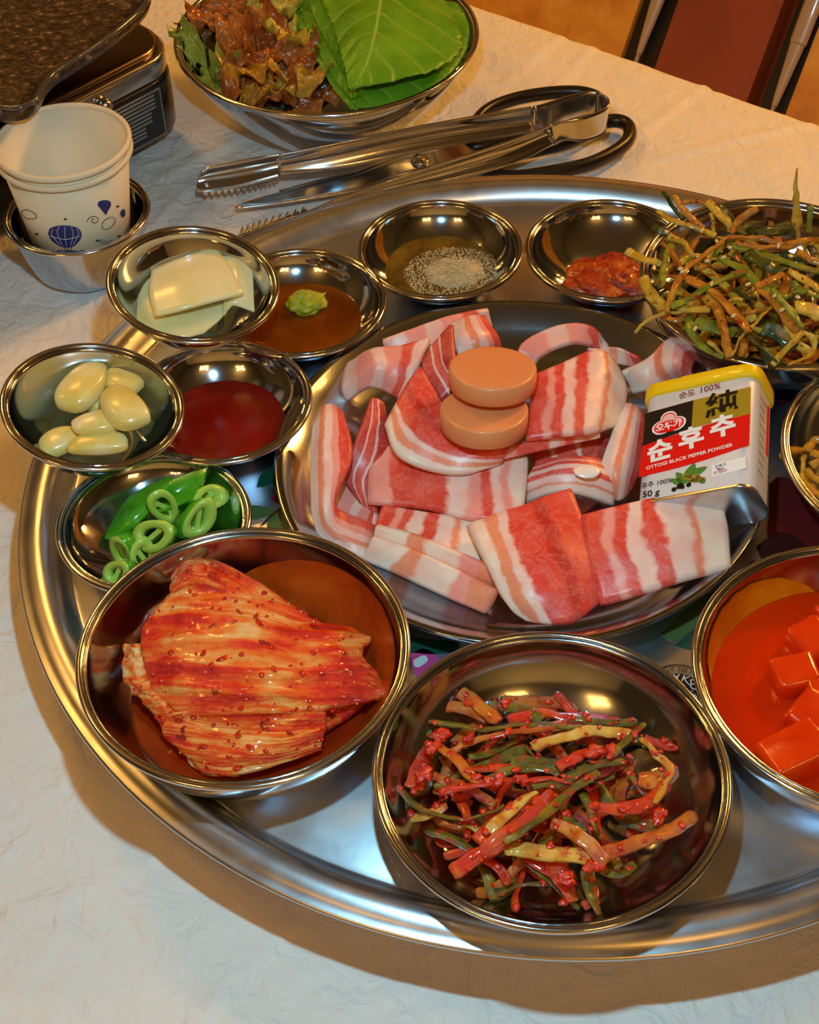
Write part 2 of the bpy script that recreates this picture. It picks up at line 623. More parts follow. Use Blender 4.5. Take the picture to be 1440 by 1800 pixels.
# ------------------------------------------------------------------ bowls
def bowl_profile(R, h, rb, th=.0012, lip=.0030, e=1.6):
    """outer then inner profile; local z 0 at the base, rim at h"""
    out = [(0, .0008), (rb * .8, .0006), (rb * .95, 0.0)]
    K = 12
    for i in range(1, K + 1):
        s = i / K
        r = rb + (R - lip - rb) * (1 - (1 - s) ** e)
        out.append((r, h * s * .985))
    inn = [(max(0, r - th), z + th * .6) for r, z in out]
    return out, inn


def bowl_inner(R, h, rb, z, th=.0012, lip=.0030, e=1.6):
    s = max(0, min(1, z / (h * .985)))
    return rb + (R - lip - rb) * (1 - (1 - s) ** e) - th


def make_bowl(name, c, R, h, rb, label, group, nrm=(0, 0, 1), mat=None, e=1.6, cat='bowl'):
    """c = centre of the rim"""
    n_ = np.array(nrm, float); n_ /= np.linalg.norm(n_)
    base = np.array(c) - n_ * h
    out, inn = bowl_profile(R, h, rb, e=e)
    body = out + inn[::-1]
    v, f = lathe(body, 80)
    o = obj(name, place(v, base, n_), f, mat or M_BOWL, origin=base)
    lip = .0030
    rr = []
    for k in range(10):
        a = 2 * math.pi * k / 10
        rr.append((R - lip * .5 + lip * .5 * math.cos(a), h - .0004 + .0013 * math.sin(a)))
    v, f = lathe(rr, 96, closed=True)
    obj('rolled_rim', place(v, base, n_), [q[::-1] for q in f], M_RIM, o)
    tag(o, label, cat, group)
    return o


ZS = .052
HSB = ZS - TF
BOWLS = {}
G_S, G_B = 'small steel sauce bowls', 'large steel side dish bowls'
for key, c, nrm, R, lab in (
        ('salt', (-.0467, .1570, ZS), (0, 0, 1), .0445, 'small steel bowl holding sesame oil and salt at the far side of the tray'),
        ('ssam', (.0436, .1525, ZS), (0, 0, 1), .0455, 'small steel bowl holding chunky red paste beside the salt bowl'),
        ('soy', (-.1208, .1150, ZS), (0, 0, 1), .0452, 'small steel bowl holding soy sauce and wasabi'),
        ('chili', (-.1570, .0400, ZS), (0, 0, 1), .0446, 'small steel bowl holding smooth red chili sauce'),
        ('jal', (-.1828, -.0350, .0475), (0, 0, 1), .0444, 'small steel bowl holding sliced green chilies'),
        ('garlic', (-.2113, .0120, .0768), (.192, -.024, 1), .0420, 'small tilted steel bowl holding garlic cloves at the left tray edge'),
        ('radish', (-.1700, .0900, .0850), (.147, -.077, 1), .0424, 'small tilted steel bowl holding pickled white radish')):
    BOWLS[key] = (np.array(c), np.array(nrm, float) / np.linalg.norm(nrm), R)
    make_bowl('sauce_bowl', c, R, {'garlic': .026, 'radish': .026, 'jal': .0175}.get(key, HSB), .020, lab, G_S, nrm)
ZB = .078
BIGSHAPE = {'kim': (.047, 1.9), 'kak': (.050, 2.2), 'sca': (.043, 2.2), 'bean': (.036, 2.0), 'green': (.034, 2.0)}
for key, c, R, lab in (
        ('kim', (-.1355, -.1259, .066), .0678, 'large steel bowl holding folded cabbage kimchi at the left front'),
        ('sca', (-.0152, -.1838, .059), .0689, 'large steel bowl holding red seasoned scallions at the front of the tray'),
        ('kak', (.1138, -.1403, .060), .0687, 'large steel bowl holding diced radish in red brine cut by the right edge'),
        ('bean', (.1722, -.0185, .061), .0690, 'large steel bowl holding yellow seasoned sprouts at the right edge'),
        ('green', (.1205, .0975, ZB - .006), .0690, 'large steel bowl heaped with shredded green onion salad at the far right')):
    BOWLS[key] = (np.array(c), np.array((0, 0, 1.)), R)
    rb_, e_ = BIGSHAPE.get(key, (.036, 1.9))
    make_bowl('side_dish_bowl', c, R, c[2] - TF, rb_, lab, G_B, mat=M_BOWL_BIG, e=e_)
CUPB = (-.2525, .2220, .036)
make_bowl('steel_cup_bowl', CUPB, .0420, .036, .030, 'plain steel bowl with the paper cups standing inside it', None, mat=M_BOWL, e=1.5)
LETC = (-.1110, .3700, .0610)
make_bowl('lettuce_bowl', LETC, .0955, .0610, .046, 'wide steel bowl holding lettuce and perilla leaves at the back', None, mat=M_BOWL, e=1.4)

PLC = np.array((-.0146, .0016, .047))
plate = None
pp = [(0, 0), (.088, 0), (.094, .0012), (.103, .008), (.1115, .0155), (.1140, .0170), (.1150, .0168), (.1151, .0160), (.1140, .0155), (.1115, .0142), (.104, .0070), (.0945, .0002 + .0002)]
v, f = lathe([(0, .0012), (.087, .0012), (.093, .0024), (.1022, .0092), (.1110, .0166), (.1140, .0178), (.1152, .0172), (.1150, .0160), (.1135, .0158), (.1115, .0150), (.1035, .0078), (.0945, .0004), (.088, 0), (0, 0)], 128)
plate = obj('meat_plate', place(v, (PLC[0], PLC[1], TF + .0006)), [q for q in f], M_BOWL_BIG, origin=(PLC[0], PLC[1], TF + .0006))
tag(plate, 'round steel plate piled with raw pork in the middle of the tray', 'plate')
PF = TF + .0012


def crop(ox, oy, s):
    """coordinates read off an enlarged crop -> photo pixels"""
    return lambda x, y: (ox + x / s, oy + y / s)


# ------------------------------------------------------------------ printed flowers on the tray floor
def print_shape(name, pix, mat, z=TF + .0003):
    P = [at(x, y, z) for x, y in pix]
    P = crom(np.array(P + [P[0]]), len(pix) * 6)[:-1]
    n_ = len(P)
    v = np.vstack([P, P - np.array([0, 0, .00025])])
    f = [tuple(range(n_)), tuple(range(2 * n_ - 1, n_ - 1, -1))] + [(i, i + n_, (i + 1) % n_ + n_, (i + 1) % n_) for i in range(n_)]
    a = np.cross(P[n_ // 3] - P[0], P[2 * n_ // 3] - P[0])[2]
    if a < 0: f = [q[::-1] for q in f]
    return obj(name, v, f, mat, tray, smooth=False)


INK = {k: flat('print_' + k, c, .4, metal=.2) for k, c in dict(teal='#124a3a', green='#4f6b3a', berry='#8d0d18', dark='#401414', maroon='#6e1a1a', pink='#e04a90', white='#e6e2e0', black='#161214', brown='#5a2a12').items()}
for nm, c, pix in (
        ('leaf_print', 'teal', [(451, 856), (458, 835), (475, 825), (500, 815), (500, 850), (475, 853)]),
        ('berry_print', 'berry', [(477, 876), (485, 868), (505, 868), (505, 888), (490, 886)]),
        ('leaf_print', 'green', [(430, 892), (446, 888), (470, 892), (484, 898), (468, 908), (446, 913), (430, 910)]),
        ('leaf_print', 'green', [(469, 925), (472, 910), (486, 897), (505, 890), (510, 925), (495, 935)]),
        ('stem_print', 'brown', [(456, 926), (470, 910), (486, 896), (500, 889), (488, 899), (472, 913)]),
        ('leaf_print', 'teal', [(690, 1110), (740, 1122), (800, 1128), (802, 1142), (760, 1150), (700, 1140)]),
        ('leaf_print', 'teal', [(1185, 1135), (1215, 1110), (1250, 1080), (1235, 1130), (1222, 1142)]),
        ('leaf_print', 'green', [(1160, 1115), (1220, 1060), (1290, 1020), (1300, 1040), (1240, 1085), (1190, 1125)]),
        ('petal_print', 'pink', [(722, 1150), (745, 1140), (770, 1155), (765, 1175), (735, 1190), (725, 1170)]),
        ('petal_print', 'white', [(727, 1160), (745, 1152), (752, 1160), (738, 1172), (728, 1170)]),
        ('petal_print', 'maroon', [(1352, 850), (1372, 838), (1400, 850), (1440, 900), (1460, 960), (1420, 990), (1370, 985), (1350, 940), (1352, 900)]),
        ('petal_print', 'dark', [(1330, 960), (1370, 935), (1410, 950), (1430, 980), (1400, 1000), (1350, 995)]),
        ('petal_print', 'dark', [(1355, 700), (1375, 682), (1398, 690), (1392, 705), (1370, 712)]),
        ('leaf_print', 'teal', [(1345, 660), (1385, 662), (1402, 668), (1395, 680), (1360, 690)]),
        ('leaf_print', 'dark', [(745, 528), (765, 517), (775, 522), (768, 530), (750, 534)]),
        ('leaf_print', 'green', [(470, 528), (490, 517), (502, 520), (495, 530), (480, 534)]),
        ('berry_print', 'berry', [(1300, 1010), (1325, 985), (1345, 1000), (1330, 1025), (1305, 1030)])):
    print_shape(nm, pix, INK[c], TF + .0003 + (.0002 if c in ('white', 'dark', 'brown') else 0))


def text_mesh(txt, size, extr=0.0, bold=0.0, spacing=1.0, shear=0.0):
    """lettering as plain triangles: verts in the local xy plane, centred, plus faces"""
    cu = bpy.data.curves.new('lettering', 'FONT')
    cu.body = txt
    cu.size = size
    cu.align_x = 'CENTER'
    cu.align_y = 'CENTER'
    cu.offset = bold
    cu.space_character = spacing
    cu.shear = shear
    cu.resolution_u = 3
    o = bpy.data.objects.new('lettering', cu)
    COL.objects.link(o)
    bpy.context.view_layer.update()
    dg = bpy.context.evaluated_depsgraph_get()
    me = bpy.data.meshes.new_from_object(o.evaluated_get(dg))
    v = np.array([tuple(p.co) for p in me.vertices])
    f = [tuple(p.vertices) for p in me.polygons]
    bpy.data.objects.remove(o)
    bpy.data.meshes.remove(me)
    bpy.data.curves.remove(cu)
    return v, f


# round maker's stamp printed on the tray
SC = at(1196, 1213, TF + .0004)


def annulus(r0, r1, z, n=48):
    v, f = lathe([(r0, z), (r1, z)], n)
    return v, [q[::-1] for q in f] if False else f


for r0, r1, m in ((.0133, .0138, 'black'), (.0004, .0088, 'black')):
    v, f = annulus(r0, r1, 0)
    obj('stamp_ring', v + SC, f, INK[m], tray, smooth=False)
for txt, r0, a0, da, sz, m in (('KSD.60', .0062, 62, -24, .0052, 'white'), ('RY', .0062, 118, -24, .0052, 'white'), ('UNIT', .0110, 132, -11, .0030, 'black'), ('NET', .0110, 80, -11, .0030, 'black')):
    for i, ch in enumerate(txt):
        v, f = text_mesh(ch, sz)
        if len(v) == 0: continue
        a = math.radians(a0 + da * i)
        q = np.array(Matrix.Rotation(a - math.pi / 2, 3, 'Z'))
        v = v @ q.T + SC + np.array([r0 * math.cos(a), r0 * math.sin(a), .0002])
        obj('stamp_letter', v, f, INK[m], tray, smooth=False)

# ------------------------------------------------------------------ raw pork on the plate
def meat_mat(name, bands):
    t = NT(name)
    uv = t.n('ShaderNodeTexCoord').outputs['UV']
    vo = t.rand_offset(t.coord('Object'), 3.0)
    n1 = t.noise(vo, 45, 3, .5)
    sep = t.n('ShaderNodeSeparateXYZ'); t.l(uv, sep.inputs[0])
    ma = t.n('ShaderNodeMath', operation='MULTIPLY_ADD', i_1=.20, i_2=-.10); t.l(n1, ma.inputs[0])
    n3 = t.noise(vo, 190, 3, .6)
    mb = t.n('ShaderNodeMath', operation='MULTIPLY_ADD', i_1=.08, i_2=-.04); t.l(n3, mb.inputs[0])
    ad = t.n('ShaderNodeMath', operation='ADD'); t.l(sep.outputs[0], ad.inputs[0]); t.l(ma.outputs[0], ad.inputs[1])
    ad2 = t.n('ShaderNodeMath', operation='ADD'); t.l(ad.outputs[0], ad2.inputs[0]); t.l(mb.outputs[0], ad2.inputs[1])
    col = {'F': '#efdccb', 'W': '#f0cfc4', 'P': '#f09c90', 'L': '#dd4030', 'D': '#bf2a22', 'O': '#ea8e66'}
    st = []
    for k, (p, c) in enumerate(bands):
        st.append((p, lin(col[c])))
        if k + 1 < len(bands): st.append((max(p + .004, bands[k + 1][0] - .035), lin(col[c])))
    base = t.ramp(ad2.outputs[0], st)
    vein = t.noise(vo, 90, 8, .75, .6)
    vm = t.ramp(vein, [(.47, (0, 0, 0, 1)), (.5, (.22, .22, .22, 1)), (.53, (0, 0, 0, 1))])
    c1 = t.mix(base, lin('#f4c3b4'), vm)
    blot = t.noise(vo, 70, 2)
    bm = t.ramp(blot, [(.4, (0, 0, 0, 1)), (.7, (.35, .35, .35, 1))])
    c2 = t.mix(c1, lin('#e9796a'), bm)
    t.color(c2)
    t.set(Roughness=.42, Subsurface_Weight=.12, Coat_Weight=.12, Coat_Roughness=.25)
    t.b.inputs['Subsurface Radius'].default_value = (.004, .0015, .001)
    t.b.inputs['Subsurface Scale'].default_value = 1.0
    t.bump(t.noise(vo, 260, 4), .22, .0012)
    return t.m


MEAT = {
    'a': meat_mat('pork_layers_a', [(0, 'F'), (.14, 'O'), (.27, 'W'), (.36, 'L'), (.62, 'D'), (.74, 'L')]),
    'b': meat_mat('pork_layers_b', [(0, 'P'), (.14, 'L'), (.50, 'W'), (.60, 'P'), (.67, 'L'), (.76, 'W'), (.84, 'P'), (.92, 'F')]),
    'c': meat_mat('pork_layers_c', [(0, 'L'), (.16, 'P'), (.24, 'L'), (.34, 'W'), (.46, 'L'), (.58, 'W'), (.74, 'O'), (.80, 'F')]),
    'd': meat_mat('pork_layers_d', [(0, 'F'), (.22, 'W'), (.36, 'O'), (.5, 'W'), (.66, 'P'), (.8, 'L')]),
    'e': meat_mat('pork_layers_e', [(0, 'D'), (.3, 'W'), (.36, 'L'), (.6, 'W'), (.66, 'D')]),
    'f': meat_mat('pork_layers_f', [(0, 'F'), (.3, 'O'), (.45, 'F'), (.7, 'P'), (.85, 'O')]),
    'g': meat_mat('pork_layers_g', [(0, 'W'), (.2, 'P'), (.4, 'W'), (.55, 'P'), (.75, 'L'), (.9, 'W')]),
}
mz = crop(480, 520, 1.8947)


def ctrl(conv, rows):
    """rows of (x, y, height above the plate floor in mm)"""
    return [[at(*conv(x, y), PF + h / 1000.) for x, y, h in r] for r in rows]


def meat(conv, rows, mat, label, th=.0042, nu=22, nv=18, swap=False):
    G = surf(ctrl(conv, rows), nu, nv)
    off = Vector((sum(map(ord, label)) * .37, 1.3, 2.2))
    D = np.array([[.0006 * mnoise.noise(Vector(p) * 130 + off) + .0009 * mnoise.noise(Vector(p) * 45 + off) for p in r] for r in G])
    v, f, uv = slab(G, th, .28, D)
    if swap: uv = uv[:, ::-1]
    return tag(obj('pork_slice', v, f, MEAT[mat], uvs=uv), label, 'pork', 'raw pork belly slices')


idp = lambda x, y: (x, y)
# under layer first
meat(mz, [[(370, 150, 22), (480, 110, 24), (600, 70, 26), (712, 48, 24)], [(400, 215, 14), (500, 190, 18), (620, 150, 20), (722, 110, 14)]], 'g', 'long pale pork slice along the far left rim of the plate')
meat(mz, [[(590, 100, 30), (650, 80, 34), (700, 78, 32)], [(610, 160, 32), (680, 140, 36), (740, 140, 30)], [(630, 225, 26), (700, 205, 26), (762, 182, 20)]], 'd', 'fatty white pork slice end standing behind the sausage slices')
meat(mz, [[(250, 232, 12), (330, 185, 26), (420, 175, 28), (520, 150, 30)], [(240, 300, 10), (330, 235, 27), (400, 250, 25), (480, 230, 27)], [(250, 345, 4), (320, 300, 18), (390, 320, 16), (440, 350, 16)]], 'g', 'arched pork slice with a curled end at the far left of the pile')
meat(mz, [[(820, 240, 12), (835, 160, 20), (960, 102, 24), (1060, 108, 22), (1110, 165, 16)], [(860, 250, 10), (890, 200, 18), (980, 160, 20), (1060, 165, 16), (1120, 200, 10)]], 'g', 'pale rounded pork slice at the far right behind the sausages')
meat(mz, [[(1050, 175, 14), (1150, 175, 16), (1215, 205, 14)], [(1060, 215, 10), (1150, 225, 10), (1245, 245, 6)]], 'd', 'thin translucent pork slice edge at the far right of the pile', .002)
meat(mz, [[(1165, 255, 14), (1250, 215, 16), (1320, 155, 22), (1370, 160, 24), (1398, 215, 20)], [(1190, 290, 8), (1270, 270, 12), (1310, 230, 20), (1350, 220, 23), (1385, 235, 18)], [(1200, 320, 4), (1280, 300, 8), (1335, 270, 10), (1360, 262, 12), (1390, 256, 12)]], 'd', 'curled pork roll beside the yellow can lid', swap=False)
meat(mz, [[(842, 500, 12), (930, 485, 14), (1020, 470, 14), (1115, 465, 12)], [(880, 565, 8), (960, 560, 10), (1040, 555, 10), (1110, 555, 8)]], 'e', 'deep red pork slice shaded under the large curled slice')
meat(mz, [[(230, 560, 4), (330, 640, 4), (345, 760, 4)], [(180, 700, 2), (250, 800, 2), (330, 850, 2)]], 'g', 'flat pale pork slice lying under the left curl', .004)
# left curl
meat(mz, [[(142, 430, 22), (180, 372, 26), (230, 398, 24)], [(136, 540, 20), (180, 500, 26), (254, 480, 26)], [(138, 650, 18), (180, 610, 24), (252, 560, 24)], [(146, 740, 12), (175, 720, 18), (200, 660, 20)], [(170, 810, 6), (210, 790, 10), (205, 715, 12)], [(300, 872, 3), (320, 830, 4), (335, 770, 5)]], 'd', 'tall white-edged pork slice curling up at the left of the plate')
meat(mz, [[(328, 348, 26), (345, 346, 27), (364, 358, 26)], [(300, 430, 24), (330, 440, 22), (382, 440, 18)], [(265, 520, 18), (320, 530, 16), (400, 540, 12)], [(245, 600, 10), (290, 620, 10), (350, 640, 8)], [(295, 690, 4), (320, 710, 4), (338, 728, 4)]], 'e', 'upright dark red pork slice between the left curl and the centre slab', .0035)
# centre slabs
meat(mz, [[(350, 485, 14), (520, 510, 17), (700, 535, 18), (845, 542, 17)], [(325, 590, 12), (500, 610, 14), (690, 640, 15), (838, 640, 14)], [(320, 688, 9), (500, 705, 10), (690, 748, 11), (825, 742, 10)]], 'b', 'broad flat pork slab with red and white stripes in the middle left')
meat(mz, [[(368, 705, 8), (480, 725, 8), (590, 742, 8), (695, 755, 8)], [(345, 770, 7), (450, 800, 7), (570, 850, 7), (690, 900, 7)]], 'c', 'pork slice tucked under the striped middle slab', .004)
meat(mz, [[(350, 770, 12), (480, 805, 12), (620, 862, 12), (748, 915, 12)], [(345, 795, 9), (470, 835, 9), (610, 890, 9), (752, 945, 9)], [(345, 815, 6), (470, 860, 6), (610, 915, 6), (745, 962, 6)]], 'f', 'upper of two thick pork strips with fatty edges at the front left', .005)
meat(mz, [[(340, 808, 10), (470, 855, 10), (610, 920, 10), (742, 985, 10)], [(325, 840, 7), (450, 890, 7), (590, 955, 7), (728, 1015, 7)], [(308, 872, 3), (430, 925, 3), (570, 990, 3), (708, 1048, 3)]], 'f', 'lower of two thick pork strips with fatty edges at the front left', .0055)
meat(mz, [[(880, 560, 16), (960, 545, 19), (1040, 545, 19), (1098, 552, 15)], [(850, 620, 13), (940, 590, 18), (1050, 595, 18), (1125, 620, 13)], [(832, 690, 4), (930, 655, 12), (1030, 660, 12), (1128, 690, 5)]], 'c', 'arched pork slice with a round white cartilage spot', .0045, swap=True)
v, f = blob(at(*mz(1045, 585), PF + .0222), .0062, .0045, .0016, 5, .12)
tag(obj('cartilage_spot', v, f, flat('cartilage', '#f3e6dd', .3, coat=.4)), 'small oval white cartilage piece on the arched pork slice', 'cartilage')
meat(mz, [[(1165, 362, 22), (1200, 372, 22), (1230, 398, 19)], [(1130, 470, 20), (1180, 480, 21), (1222, 500, 16)], [(1095, 590, 14), (1150, 600, 16), (1208, 590, 11)], [(1130, 655, 6), (1150, 675, 6), (1175, 660, 6)]], 'd', 'upright pork slice leaning against the left side of the pepper can')
# top layer
meat(mz, [[(500, 215, 30), (550, 150, 36), (595, 102, 40)], [(512, 270, 28), (560, 220, 33), (612, 230, 36)], [(560, 345, 24), (610, 310, 27), (690, 300, 28)]], 'e', 'dark red upright flap of the curled pork slice left of the sausages', .0035)
meat(mz, [[(378, 430, 27), (430, 330, 31), (490, 245, 32)], [(420, 530, 23), (480, 430, 29), (540, 330, 30)], [(540, 582, 20), (560, 490, 27), (600, 420, 28)], [(650, 588, 20), (660, 525, 26), (690, 470, 28)], [(752, 552, 20), (770, 520, 26), (790, 480, 28)]], 'a', 'curled pork slice with a wide white fat edge under the sausages', nu=18, nv=22)
meat(mz, [[(868, 275, 34), (980, 228, 34), (1080, 188, 34), (1135, 232, 27)], [(862, 380, 33), (970, 335, 35), (1090, 300, 33), (1170, 320, 24)], [(848, 478, 30), (960, 465, 31), (1060, 455, 29), (1150, 425, 20)]], 'c', 'large curled pork slice with a fat rim at the right of the sausages', nu=26)
meat(mz, [[(765, 512, 26), (870, 482, 27), (980, 458, 27), (1082, 438, 26)], [(768, 538, 22), (870, 515, 23), (980, 492, 23), (1082, 468, 22)]], 'b', 'narrow banded pork edge below the large curled slice', .004)
meat(mz, [[(655, 768, 16), (770, 730, 18), (880, 690, 19), (990, 655, 18)], [(715, 890, 15), (820, 865, 18), (940, 825, 19), (1042, 790, 17)], [(775, 1005, 10), (870, 1000, 14), (990, 960, 15), (1092, 915, 12)], [(850, 1070, 5), (930, 1085, 8), (1010, 1072, 9), (1090, 1010, 6)]], 'a', 'red striped pork slice at the front centre of the plate', .0055, 26, 24)
meat(idp, [[(1026, 908, 20), (1100, 892, 23), (1180, 874, 25), (1258, 862, 24)], [(1038, 980, 17), (1112, 958, 21), (1195, 938, 23), (1274, 925, 22)], [(1058, 1060, 9), (1130, 1040, 13), (1210, 1015, 15), (1280, 1000, 15)]], 'c', 'wide pork slice lying over the foot of the pepper can', .0055, 26, 20)

M_SAUS = mottled('sausage', [(.3, '#e08a55'), (.7, '#e8985f')], 40, rough=.42, bump=.08, sss=.1, coat=.2)
for px, py, hh, lab in ((851, 735, .0360, 'lower of two thick orange-pink sausage slices on the pork'), (866, 662, .0465, 'upper of two thick orange-pink sausage slices on the pork')):
    prof = [(0, -.0050), (.0195, -.0050), (.0204, -.0042), (.0206, 0), (.0204, .0042), (.0197, .0049), (.0185, .0051), (0, .0051)]
    v, f = lathe(prof, 56)
    v[:, 0] *= 1.0 + .02 * np.sin(3 * np.arctan2(v[:, 1], v[:, 0]))
    tag(obj('sausage_slice', place(v, at(px, py, PF + hh), (.03, .20, 1)), f, M_SAUS), lab, 'sausage', 'sausage slices')

# ------------------------------------------------------------------ pepper can
CANW, CANL, CAND = .0545, .0656, .0265
CANC = np.array([.0635, -.0127, .0704])
CANR = np.array([[.8709, .1768, -.4585], [-.2232, .9736, -.0485], [.4379, .1445, .8874]])
can = thing('pepper_can', CANC - CANR[:, 2] * CAND, 'small white, red and black pepper tin with yellow lid lying on the pork', 'can')


def canp(v):
    """local: x across the label, y towards the lid, z out of the label face"""
    return np.asarray(v, float) @ CANR.T + CANC


def can_obj(name, v, f, mat, smooth=False, parent=None):
    return obj(name, canp(v), f, mat, parent or can, smooth=smooth)


M_CANW = flat('tin_white', '#d4d6dc', .4, metal=.1)
M_TIN = steel('tin_metal', (.62, .64, .66, 1), .22)
v, f = rounded_prism(CANW, CAND, CANL, .007, 8, .0006)
v = np.stack([v[:, 0], v[:, 2] - CANL / 2, -CAND / 2 - v[:, 1]], 1)
can_obj('body', v, f, M_CANW, True)
# rolled metal bottom
for ins, y0, y1, m, nm in ((-.0006, -CANL / 2 - .0008, -CANL / 2 + .0010, M_TIN, 'bottom_seam'), (.0022, -CANL / 2 - .0003, -CANL / 2 + .0006, M_TIN, 'bottom_plate')):
    v, f = rounded_prism(CANW - 2 * ins, CAND - 2 * ins, y1 - y0, .0072 - ins, 8, .0004)
    v = np.stack([v[:, 0], v[:, 2] + y0 - (.0004 if ins > 0 else 0), -CAND / 2 - v[:, 1]], 1)
    can_obj(nm, v, f, m, True)
M_LID = flat('lid_yellow', '#f0c800', .35, coat=.2)
v, f = rounded_prism(CANW + .0030, CAND + .0030, .0075, .008, 8, .0012)
v = np.stack([v[:, 0], v[:, 2] + CANL / 2 - .0035, -CAND / 2 - v[:, 1]], 1)
lid = can_obj('lid', v, f, M_LID, True)
v, f = rounded_prism(CANW * .58, CAND * .98, .0022, .004, 6, .0006)
v = np.stack([v[:, 0] + .004, v[:, 2] + CANL / 2 + .0036, -CAND / 2 - v[:, 1]], 1)
can_obj('lid_flap', v, f, M_LID, True, lid)

ZL = .00018


def panel(name, pts, mat, z=ZL):
    n_ = len(pts)
    v = [(x, y, z) for x, y in pts] + [(x, y, 0) for x, y in pts]
    f = [tuple(range(n_))] + [(i, i + n_, (i + 1) % n_ + n_, (i + 1) % n_) for i in range(n_)]
    a = sum(pts[i][0] * pts[(i + 1) % n_][1] - pts[(i + 1) % n_][0] * pts[i][1] for i in range(n_))
    if a < 0: f = [q[::-1] for q in f]
    return can_obj(name, v, f, mat)


def lab(u, w):
    """label coordinates 0..1 from the left and from the top"""
    return (-CANW / 2 + u * CANW, CANL / 2 - w * CANL)


C_BLK, C_GOLD, C_RED, C_WHT = [flat('label_' + n_, c_, .55, Specular_IOR_Level=.2) for n_, c_ in (('black', '#15100e'), ('gold', '#a88a1c'), ('red', '#e80c0c'), ('white', '#f4f3f2'))]
C_BLUE = flat('label_blue', '#2a2f7a', .4)
C_DRED, C_PINK, C_GRN, C_NUT = flat('label_dark_red', '#8a1a24', .4), flat('label_pink', '#f0b8b8', .4), flat('label_green', '#1f7a2c', .4), flat('label_tan', '#b08a3a', .4)
panel('black_panel', [lab(.035, .20), lab(.46, .17), lab(.46, .42), lab(.035, .50)], C_BLK)
panel('gold_panel', [lab(.46, .17), lab(.96, .155), lab(.965, .40), lab(.46, .42)], C_GOLD)
top = [lab(.03 + .935 * i / 10, .50 - .10 * (i / 10) ** 1.0 - .02 * math.sin(math.pi * i / 10)) for i in range(11)]
bot = [lab(.965 - .945 * i / 10, .68 + .02 * math.sin(math.pi * i / 10) + .10 * (i / 10) - .01) for i in range(11)]
panel('red_band', top + bot, C_RED, ZL * 1.3)


def can_text(name, txt, u, w, size, mat, rot=0.0, bold=0.0, sx=1.0, spacing=1.0, z=ZL * 2, sy=1.0):
    v, f = text_mesh(txt, size, bold=bold, spacing=spacing)
    if not len(v): return
    x, y = lab(u, w)
    c, s_ = math.cos(rot), math.sin(rot)
    vx, vy = v[:, 0] * sx, v[:, 1] * sy
    v = np.stack([x + vx * c - vy * s_, y + vx * s_ + vy * c, np.full(len(v), z)], 1)
    can_obj(name, v, f, mat)


can_text('purity_text', '순도', .40, .104, .0044, C_DRED, .03, .00006)
can_text('purity_text', '100%', .60, .092, .0048, C_DRED, .03, .00006)
can_text('hanja_mark', '純', .715, .270, .0150, C_BLK, .05, .00035, 1.05)
for ch, u, w in (('순', .195, .578), ('후', .465, .525), ('추', .735, .472)):
    can_text('title_letter', ch, u, w, .0132, C_WHT, .10, .00050, 1.02)
can_text('subtitle_text', 'OTTOGI BLACK PEPPER POWDER', .455, .676, .0027, C_WHT, .105, .00005, 1.0)
can_text('content_text', '후추 100%', .185, .856, .0036, C_BLK, .03, .00002, .95)
can_text('weight_text', '50 g', .145, .935, .0048, C_BLK, .03, .00008)


def trefoil(sc, u, w):
    x, y = lab(u, w)
    P = []
    for k in range(60):
        a = 2 * math.pi * k / 60
        lobes = [((0, .0042), .0040, .0036), ((-.0034, -.0008), .0050, .0042), ((.0034, -.0008), .0050, .0042)]
        best = 0
        for (cx, cy), rx, ry in lobes:
            for r in np.linspace(.001, .011, 60):
                px, py = r * math.cos(a), r * math.sin(a)
                if ((px - cx) / rx) ** 2 + ((py - cy) / ry) ** 2 < 1: best = max(best, r)
        P.append((x + sc * best * math.cos(a + .1), y + sc * best * math.sin(a + .1)))
    return P


panel('emblem', trefoil(1.0, .255, .345), C_WHT, ZL * 1.3)
panel('emblem', trefoil(.88, .255, .345), C_RED, ZL * 1.6)
panel('emblem', trefoil(.78, .255, .345), C_PINK, ZL * 1.9)
x, y = lab(.255, .365)
panel('emblem', [(x + .0062 * math.cos(a), y + .0034 * math.sin(a)) for a in np.linspace(0, 2 * math.pi, 32, endpoint=False)], C_RED, ZL * 2.2)
can_text('emblem_text', '오뚜기', .255, .365, .0047, C_WHT, .06, .00016, .95, z=ZL * 2.6)
# pepper plant picture
for (u, w, a, L_, W_) in ((.40, .845, 2.2, .0085, .0042), (.48, .80, 1.2, .0085, .0048), (.545, .815, .35, .0085, .004), (.355, .865, 2.6, .006, .0032)):
    x, y = lab(u, w)
    P = []
    for k in range(24):
        b = 2 * math.pi * k / 24
        lx, ly = L_ / 2 * math.cos(b), W_ / 2 * math.sin(b) * (1 - .45 * math.cos(b))
        P.append((x + lx * math.cos(a) - ly * math.sin(a), y + lx * math.sin(a) + ly * math.cos(a)))
    panel('leaf_picture', P, C_GRN, ZL * (1.3 + .2 * (u > .5)))
rnd = random.Random(4)
for k in range(22):
    u, w = .44 + .16 * k / 22 + rnd.uniform(-.02, .02), .855 + .045 * k / 22 + rnd.uniform(-.025, .025)
    x, y = lab(u, w)
    panel('berry_picture', [(x + .0011 * math.cos(b), y + .0011 * math.sin(b)) for b in np.linspace(0, 2 * math.pi, 10, endpoint=False)], (C_NUT, C_GRN, C_GOLD)[k % 3], ZL * 2)
for u, w in ((.345, .935), (.40, .905), (.415, .925), (.47, .918), (.385, .92)):
    x, y = lab(u, w)
    panel('peppercorn_picture', [(x + .0012 * math.cos(b), y + .0012 * math.sin(b)) for b in np.linspace(0, 2 * math.pi, 10, endpoint=False)], C_BLK, ZL * 2)
panel('white_box', [lab(.66, .785), lab(.945, .765), lab(.95, .865), lab(.665, .885)], C_WHT, ZL * 1.2)
